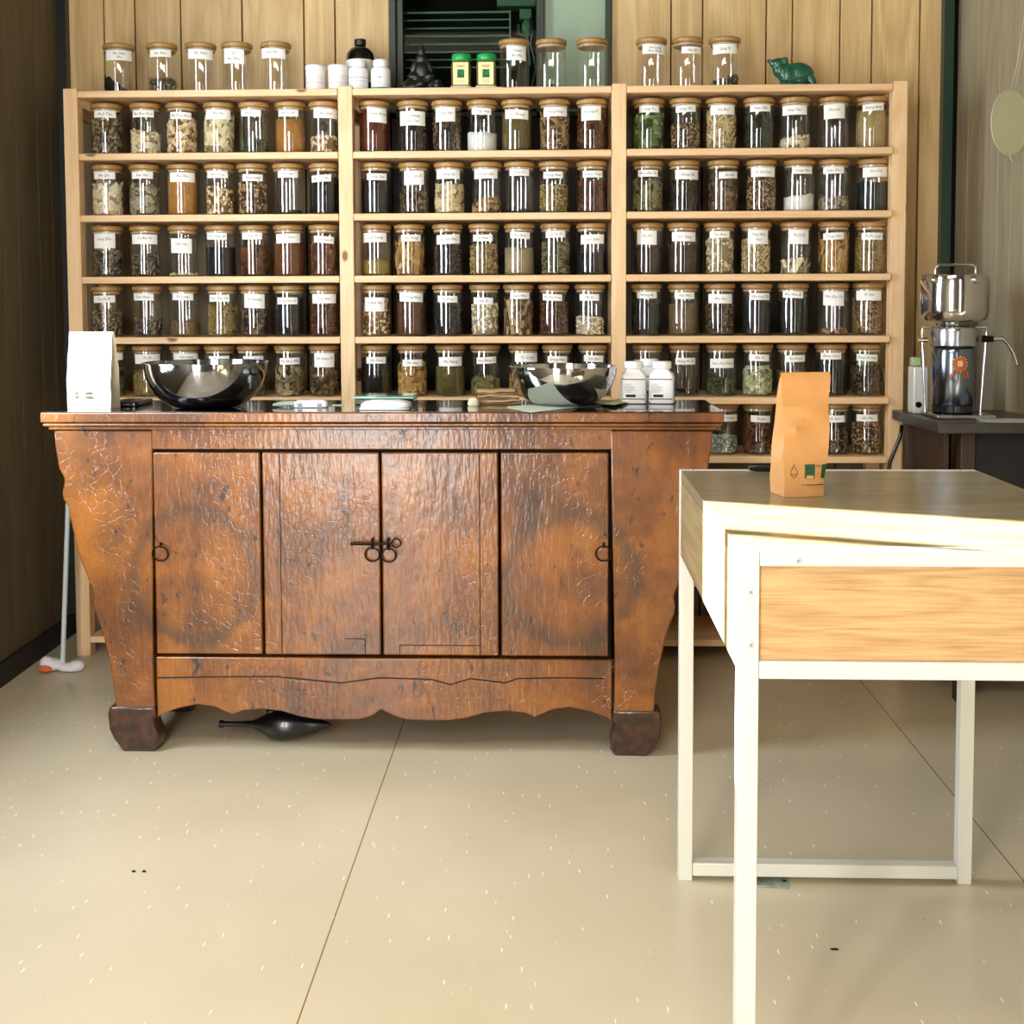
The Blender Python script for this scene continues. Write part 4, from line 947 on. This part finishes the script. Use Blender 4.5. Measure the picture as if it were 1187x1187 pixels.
# ---------------------------------------------------------------- under the counter
c = atZ(318, 868, 0)
t = thing('teardrop_vessel', 'glossy black teardrop-shaped vessel lying on the floor under the cabinet', 'vessel', (c.x, c.y+.06, .042), 0)
Mt = Matrix.Rotation(pi/2, 4, 'Y')
MB().lathe([(.004, -.155), (.007, -.152), (.007, -.11), (.010, -.07), (.022, -.045), (.037, -.02), (.041, .01), (.036, .045), (.022, .095), (.008, .125), (.002, .138)], 32, M=Mt).build('vessel_body', M_black, t, smooth=True)
MB().lathe([(.009, -.158), (.010, -.157), (.010, -.147), (.008, -.146)], 20, M=Mt).build('neck_rim', plain('black_rim', '141414', .2), t, smooth=True)
MB().sph((-.02, -.01, .040), (.012, .012, .008)).build('stopper', M_black, t, smooth='all')
# mop / dustpan in left corner
pa, pb = atY(72, 752, 3.60), atY(79.5, 563, 3.66); pa.z = .015
t = thing('dust_mop', 'white-poled dust mop leaning in the corner left of the cabinet', 'mop', (pa.x, pa.y, 0))
d = (pb-pa); pc = pa+d*1.12
o0 = Vector((pa.x, pa.y, 0))
MB().tube([pa-o0, pc-o0], .0075, 12).build('pole', plain('pale_grey_pole', 'C9D4D6', .35), t, smooth=True)
MB().sph((0, 0, .016), (.018, .018, .014), 12, 8).build('joint', M_whitepl, t, smooth='all')
m = blob('mop_cloth', [((-.032, .0, .022), (.034, .03, .020)), ((-.045, -.01, .030), (.022, .02, .020)), ((.008, 0, .014), (.02, .025, .014)), ((.045, .0, .018), (.026, .022, .018)), ((.028, .0, .010), (.03, .025, .010))], plain('white_cloth', 'E4E2E6', .8, bump=.5, bs=40), t, .004, 4)
blob('orange_patch', [((-.042, -.026, .016), (.022, .012, .012))], plain('orange_cloth', 'C8682A', .8, bump=.5, bs=60), t, .003, 3)
# ---------------------------------------------------------------- white-framed desk
ZD = .8135
bl, br, fl = atZ(777, 543.4, ZD), atZ(1122, 545, ZD), atZ(857, 637, ZD)
W = (br-bl).length; D = (bl-fl).length
ang = atan2((br-bl).y, (br-bl).x); fdir = Vector((sin(ang), -cos(ang), 0))
skew = atan2((fl-bl).x, -(fl-bl).y)
rzd = (ang+ -(-skew))/2 if False else ang*.5+skew*.5
desk = thing('desk', 'oak-topped desk with white square-tube metal frame at the right foreground', 'desk', (fl.x, fl.y, 0), rzd)
T = .027; Zr = ZD-.150
def tub_(name, *a): MB().box(*a).build(name, M_white, desk, bevel=.0018)
for (x0, y0) in ((0, 0), (W-T, 0), (0, D-T), (W-T, D-T)): tub_('leg', x0, x0+T, y0, y0+T, 0, ZD-.0005)
for y0 in (0, D-T):
    tub_('rail', T+.0005, W-T-.0005, y0, y0+T, ZD-.0225, ZD-.0005)
    tub_('rail', T+.0005, W-T-.0005, y0, y0+T, Zr-.0235, Zr)
    tub_('rail', T+.0005, W-T-.0005, y0, y0+T, .010, .036)
MB().box(.0006, W-.0006, T+.0008, D-T-.0008, ZD-.020, ZD).build('desk_top', M_oaktop, desk, bevel=.001)
MB().box(T+.0008, W-T-.0008, .007, .020, Zr+.0006, ZD-.023).build('front_panel', M_oak, desk)
MB().box(T+.0008, W-T-.0008, D-.020, D-.007, Zr+.0006, ZD-.023).build('back_panel', M_oak, desk)
M_oakside = wood('greyed_oak_side', lin('A08E64'), lin('6E6040'), 'Y', 1.2, .4, coat=.2, fig=.4, fine=.6)
for x0 in (.0006, W-.0186): MB().box(x0, x0+.018, T+.0008, D-T-.0008, Zr-.015, ZD-.0205).build('side_panel', M_oakside, desk)
for px, py in ((925, 650), (870, 686), (870, 747)):
    q = atY(px, py, fl.y); x = q.x-fl.x
    s = MB(); M_ = Matrix.Translation((x, 0, q.z)) @ Matrix.Rotation(pi/2, 4, 'X')
    s.lathe([(.0046, -.0005), (.0046, .0012), (.0036, .0020)], 20, M=M_)
    o = s.build('screw', plain('screw_steel', 'D4D4D0', .3, metal=.3), desk, smooth=True)
    MB().lathe([(.0018, .0021), (.0018, .0024)], 6, M=M_).build('hex_socket', plain('socket_grey', '8C8C88', .5), o)
# kraft pouch on the desk
c = atZ(932, 576, ZD); dirv = (fl-CAM)
s_ = F/c.y
H2 = 143/s_
t, o, sect, n_ = pouch('stand_up_pouch', 'brown kraft paper stand-up pouch with printed emblems standing on the desk', M_kraft, (c.x-.006, c.y+.030, ZD+.0004), radians(12), .070, .056, H2, .086, (.016, .006), seed=9)
patch(o, sect, n_, H2, -.05, .42, .150, .262, M_printg, 'green_emblem')
patch(o, sect, n_, H2, .78, .99, .150, .262, M_printg, 'green_emblem')
patch(o, sect, n_, H2, .02, .36, .150, .172, M_kraft, 'emblem_cutout', .0028)
patch(o, sect, n_, H2, .0, .38, .196, .200, M_printk, 'emblem_line', .0028)
patch(o, sect, n_, H2, .0, .38, .226, .230, M_printk, 'emblem_line', .0028)
def surf(u, v, off=.0016):
    k = v*n_; k0 = min(n_-1, int(k)); A, B = sect(k0), sect(k0+1); a = (u+1)*2; i = min(3, int(a))
    p = Vector(A[i]).lerp(Vector(A[i+1]), a-i); q = Vector(B[i]).lerp(Vector(B[i+1]), a-i); return p.lerp(q, k-k0)+Vector((0, -off, 0))
drop = [(.0, 1.35), (-.25, .75), (-.75, .15), (-.8, -.35), (-.45, -.85), (0, -1), (.45, -.85), (.8, -.35), (.75, .15), (.25, .75)]
MB().tube([surf(-.56+.20*a, .205+.045*b_, .001) for a, b_ in drop], .00035, 5, closed=True).build('drop_emblem', M_printk, o)
MB().tube([surf(-.68+.03*q*2, .19-.008*sin(q/4*pi), .001) for q in range(5)], .0003, 5).build('drop_mouth', M_printk, o)
def words(s, u, v, size, root, mat, name):
    me = text_mesh(s, size, 0); V = []
    for q in me.vertices: V.append(tuple(surf(u+q.co.x/.040, v+q.co.y/H2, .0030)))
    Fs = [tuple(p.vertices) for p in me.polygons]; m2 = bpy.data.meshes.new(name); m2.from_pydata(V, [], Fs); m2.materials.append(mat); link(name, m2, root)
words('TÜV', .60, .245, .006, o, M_printk, 'printed_mark')
words('www.', -.1, .10, .0045, o, M_printk, 'printed_address')
patch(o, sect, n_, H2, .05, .95, .095, .100, M_printk, 'printed_address')
# black pen behind the pouch
c = atZ(884, 546, ZD)
t = thing('marker_pen', 'black marker pen lying behind the kraft pouch at the back of the desk', 'pen', (c.x, c.y-.01, ZD+.0085), radians(0))
MB().lathe([(.002, -.03), (.006, -.027), (.008, -.015), (.008, .02)], 16, M=Mt).build('pen_cap', M_black, t, smooth=True)
MB().lathe([(.0075, .021), (.0075, .085), (.005, .09)], 16, M=Mt).build('pen_barrel', M_black, t, smooth=True)
# floor plate beside desk
c = atZ(897, 1019, 0)
t = thing('floor_plate', 'small worn metal plate set on the floor behind the front desk leg', 'plate', (c.x, c.y, 0), radians(-3))
MB().box(-.036, .026, -.036, .030, .0002, .002).build('plate_body', plain('worn_verdigris_metal', 'A8B8A8', .3, metal=.6, vary=.4, bs=30), t, bevel=.0006)
for x, y in ((.019, .010), (.019, -.010)): MB().lathe([(.004, .0021), (.004, .0027)], 14, M=Matrix.Translation((x, y, 0))).build('screw_hole', M_dark, t)
# debris on floor
for i, (a, b_) in enumerate(((155, 1011), (167, 1011))):
    tag(MB().sph((0, 0, .002), (.0045, .003, .002), 10, 6).build('crumb', M_dark, smooth='all', loc=atZ(a, b_, 0)), ['dark crumb on the floor at left, left of a close pair', 'dark crumb on the floor at left, right of a close pair'][i], 'crumb')
tag(MB().sph((0, 0, .0015), (.008, .003, .0015), 10, 6).build('crumb', M_dark, smooth='all', loc=atZ(967, 1101, 0)), 'dark elongated crumb on the floor right of the front desk leg', 'crumb')
# ---------------------------------------------------------------- dark workbench
ZB_ = .80
A, B = atZ(1029, 473, ZB_), atZ(1090, 490.5, ZB_)
xl_, yf = (A.x+B.x)/2, B.y; yb = min(A.y, YS-.006)
bench = thing('workbench', 'dark weathered wooden workbench in the right corner under the steel grinder', 'bench', (xl_, yf, 0))
WB = rw(yf)-.01-xl_; DB = yb-yf
def wb(y): return rw(yf+y)-.012-xl_
m = MB(); z1, z0 = ZB_, ZB_-.030
v = [(0, 0, z0), (wb(0), 0, z0), (wb(DB), DB, z0), (-.01, DB, z0)]; v += [(x, y, z1) for x, y, _ in v]
m.add(v, [(0, 1, 2, 3), (4, 7, 6, 5), (0, 4, 5, 1), (1, 5, 6, 2), (2, 6, 7, 3), (3, 7, 4, 0)]).build('bench_top', M_benchtop, bench, bevel=.003)
MB().box(.075, .115, .03, .07, 0, z0-.0005).build('leg', M_bench, bench, bevel=.003)
MB().box(.020, .050, DB-.06, DB-.02, 0, z0-.0005).build('leg', M_bench, bench, bevel=.003)
MB().box(.040, .054, .0705, DB-.0605, .1, z0-.0005).build('end_panel', M_bench, bench)
MB().box(.1155, wb(.05), .045, .06, .1, z0-.0005).build('front_panel', plain('dark_cloth_panel', '201C1A', .8, bump=.3, bs=60), bench)
tag(MB().box(-.10, .055, -.05, .05, 0, .0012).build('white_sheet', plain('white_sheet_paper', 'C9D0CE', .4), loc=(1.31, yf+.065, ZB_+.0004)), 'white paper lying at the front edge of the dark bench', 'paper')
# grinder
YG = yf+.19
g = atY(1104, 470, YG)
gr_ = thing('steel_grinder', 'stainless steel herb grinder with orange award badge on the dark bench', 'grinder', (g.x, YG, ZB_+.0003))
sg = F/YG
def gz(py): return atY(1104, py, YG).z-ZB_
pxm = lambda p: p/sg
zs = gz(470); 
MB().box(-pxm(28), pxm(37), -.09, .07, 0, .012).build('base_plate', M_steel2, gr_, bevel=.003)
zt = gz(402)
MB().lathe([(pxm(21), .0125), (pxm(23.5), .016), (pxm(23.5), .034), (pxm(22), .036)], 36).build('motor_foot', plain('black_enamel', '101214', .25, coat=.5), gr_, smooth=True)
MB().lathe([(pxm(22.5), .0362), (pxm(23.5), .040), (pxm(23.5), gz(408)), (pxm(22), gz(404))], 40).build('motor_body', plain('blue_steel', (.22, .26, .34), .18, metal=1), gr_, smooth=True)
MB().lathe([(pxm(21.5), gz(403.5)), (pxm(26), gz(400)), (pxm(26.5), gz(384)), (pxm(25), gz(380)), (pxm(17), gz(378))], 40).build('grinding_chamber', M_steel2, gr_, smooth=True)
MB().lathe([(pxm(17), gz(377.6)), (pxm(19), gz(373.5)), (pxm(34), gz(371.5)), (pxm(37), gz(367)), (pxm(38), gz(360)), (pxm(38), gz(326)), (pxm(36.5), gz(320)), (pxm(32), gz(318)), (pxm(5), gz(317))], 48).build('lid_drum', plain('drum_steel', (.55, .54, .52), .12, metal=1), gr_, smooth=True)
hz0, hz1 = gz(319), gz(307)
MB().tube([(-pxm(22), 0, hz0), (-pxm(22), 0, hz1-.01), (-pxm(18), 0, hz1), (pxm(20), 0, hz1), (pxm(23.5), 0, hz1-.008), (pxm(23.5), 0, hz0)], .004, 10).build('carry_handle', M_steel, gr_, smooth=True)
for x, y in ((-pxm(31), -.062), (pxm(10), -pxm(36.5))): MB().sph((x, y, gz(325)), .011, 14, 10).build('knob', M_steel, gr_, smooth='all')
for sx, x in ((-1, -pxm(36)), (1, pxm(37))):
    MB().tube([(x*.42, 0, gz(379)), (x, 0, gz(379)), (x, 0, gz(388)), (x*.93, 0, gz(430)), (x*.86, 0, .013)], .0035, 8).build('side_bracket', M_steel2, gr_, smooth=True)
MB().tube([(-pxm(40), 0, gz(394)), (-pxm(30), 0, gz(394))], .007, 10).build('pivot_bolt', M_steel, gr_, smooth=True)
MB().tube([(pxm(32), 0, gz(393)), (pxm(44), -.004, gz(393))], [.011, .009], 14).build('lever_hub', M_iron, gr_, smooth=True)
MB().tube([(pxm(42), -.004, gz(393)), (pxm(54), -.006, gz(392)), (pxm(60), -.008, gz(398)), (pxm(66), -.01, gz(408)), (pxm(71), -.012, gz(422))], [.008, .0075, .006, .0055, .005], 10).build('lever_handle', M_steel2, gr_, smooth=True)
# badge
rb_ = pxm(23.5)+.0015
bz = gz(421); R0 = .0215
def onbody(x, z, off=0): a = x/rb_; return (sin(a)*(rb_+off), -cos(a)*(rb_+off), z)
def disc(rad, off, name, mat, par, x0=0, n=28, zc=bz):
    v = [onbody(x0, zc, off)]+[onbody(x0+rad*cos(2*pi*i/n), zc+rad*sin(2*pi*i/n), off) for i in range(n)]
    v += [onbody(x0+rad*cos(2*pi*i/n), zc+rad*sin(2*pi*i/n), off-.0007) for i in range(n)]
    f = [(0, i+1, (i+1) % n+1) for i in range(n)]+[(i+1, i+1+n, (i+1) % n+1+n, (i+1) % n+1) for i in range(n)]
    return MB().add(v, f).build(name, mat, par)
bg = disc(.0235, 0, 'award_badge', plain('badge_cream', 'E8C8A0', .5), gr_)
disc(.0205, .0008, 'badge_disc', M_orange, bg)
m = MB()
for q in range(14):
    a = q*2*pi/14; p_ = onbody(.0225*cos(a), bz+.0225*sin(a), .0009); m.sph(p_, .0022, 8, 6)
m.build('badge_dots', M_printk, bg)
m = MB()
for x0, x1, z0_, z1_ in ((-.006, .006, .006, .009), (-.0065, -.0035, -.006, .006), (.0035, .0065, -.006, .006), (-.001, .002, -.007, .005)):
    v = [onbody(x, bz+z, o_) for x in (x0, x1) for z in (z0_, z1_) for o_ in (.0009, .0016)]
    m.add(v, CUBE_F)
m.build('badge_character', plain('cream_print', 'F2E4C8', .5), bg)
m = MB()
for s0 in (-1, 1):
    for k in (0, 1):
        xa_, xb2 = s0*(.006+.009*k), s0*(.012+.010*k)
        v = [onbody(x, z, o_) for (x, z) in ((xa_, bz-.019), (xa_+.005*s0, bz-.019), (xb2+.007*s0, bz-.040), (xb2+.001*s0, bz-.040)) for o_ in (.0002, .0010)]
        m.add(v, [(0, 2, 4, 6), (1, 7, 5, 3), (0, 1, 3, 2), (2, 3, 5, 4), (4, 5, 7, 6), (6, 7, 1, 0)])
m.build('badge_ribbon', M_orange, bg)
# white switch box left of grinder
c = atY(1064, 470, YG+.11)
t = thing('switch_box', 'white metal switch box standing behind the left of the grinder', 'box', (c.x, YG+.11, ZB_+.0003))
MB().box(-pxm(9), pxm(9), -.03, .03, .0, gz(427)).build('box_body', plain('white_enamel', 'DDE0DC', .3), t, bevel=.005)
MB().lathe([(.009, 0), (.009, .004), (.004, .005)], 18, M=Matrix.Translation((-.008, -.0302, .028)) @ Matrix.Rotation(pi/2, 4, 'X')).build('socket', M_iron, t, smooth=True)
MB().box(-pxm(9), pxm(2), -.015, .015, gz(426.6), gz(416)).build('green_plug', plain('pale_green_plastic', 'A9BE8C', .4), t, bevel=.004)
# bench cable
pts = [atY(a, b_, yb+.008) for a, b_ in ((1044, 492), (1042, 505), (1036, 520), (1030, 535), (1028, 550), (1029, 580))]
pts = [Vector((p.x, YS-.012, p.z)) for p in pts]
tag(MB().tube(pts, .006).build('power_cord', M_black, smooth='all'), 'black power cord hanging in front of the right pine upright', 'cord')
# round pale fan on the right wall
YFan = 3.62
c = atY(1171, 142, YFan)
t = thing('paper_fan', 'round pale paper fan hanging by cords on the right wall', 'fan', c, radians(20))
Mfan = plain('pale_fan_paper', 'BDBF9C', .7)
MB().lathe([(.02, -.002), (.094, -.001), (.094, .001), (.02, .002)], 40, M=Matrix.Rotation(pi/2, 4, 'X') , ex=.72).build('fan_leaf', Mfan, t, smooth=True)
MB().tube([(.094*.72*cos(q*pi/16), 0, .094*sin(q*pi/16)) for q in range(32)], .003, 6, closed=True).build('fan_rim', plain('pale_rim', 'B8B898', .6), t, smooth='all')
MB().tube([(0, 0, -.092), (.004, 0, -.105), (.014, 0, -.118)], .003, 6).build('fan_handle', plain('pale_rim', 'B8B898', .6), t, smooth='all')
for dx_ in (0, .012): MB().tube([(dx_, 0, .094), (.02+dx_, .0, .17), (.045+dx_, .0, .32)], .0012, 6).build('cord', plain('pale_cord', 'C8C6AC', .7), t)
# ---------------------------------------------------------------- light
def area(name, loc, rot, sx, sy, power, col=(1, 1, 1)):
    l = bpy.data.lights.new(name, 'AREA'); l.shape = 'RECTANGLE'; l.size = sx; l.size_y = sy; l.energy = power; l.color = col
    o = bpy.data.objects.new(name, l); COL.objects.link(o); o.location = loc; o.rotation_euler = rot; return o
for i, ((a, b_), P) in enumerate(zip(WA, (44, 44, 9))):
    area('daylight_window', ((a+b_)/2, YF-.02, 1.24), (pi/2, 0, 0), b_-a, 2.3, P, (1, .97, .93))
# (area light's -Z is its beam; +90 about X turns it to +Y)
for y0, y1, P in ((2.22, 2.44, 27), (2.50, 2.72, 27)):
    area('daylight_side_window', (lw(y0)-.045, (y0+y1)/2, 1.6), (pi/2, 0, -pi/2), y1-y0, 1.6, P, (.84, .92, 1))
area('near_floor_fill', (-.35, .75, H-.03), (0, 0, 0), 1.5, .6, 36, (1, .88, .68))  # added warm overhead fill that brightens the near floor
sl = bpy.data.lights.new('sun', 'SUN'); sl.energy = 105; sl.angle = radians(.7); sl.color = (1, .96, .88)
so = bpy.data.objects.new('sun', sl); COL.objects.link(so)
so.rotation_euler = Vector((1, -.40, -.50)).to_track_quat('-Z', 'Y').to_euler()
w = bpy.data.worlds.new('sky'); S.world = w; w.use_nodes = True
bg = w.node_tree.nodes['Background']; bg.inputs[0].default_value = (.62, .76, 1, 1); bg.inputs[1].default_value = .6
S.view_settings.view_transform = 'Standard'; S.view_settings.look = 'None'; S.view_settings.exposure = .06; S.view_settings.gamma = 1
S.view_settings.use_curve_mapping = False
S.cycles.use_denoising = True
S.cycles.max_bounces = 10; S.cycles.transparent_max_bounces = 24; S.cycles.diffuse_bounces = 4; S.cycles.glossy_bounces = 4
S.cycles.sample_clamp_indirect = 4; S.cycles.caustics_reflective = False; S.cycles.caustics_refractive = False
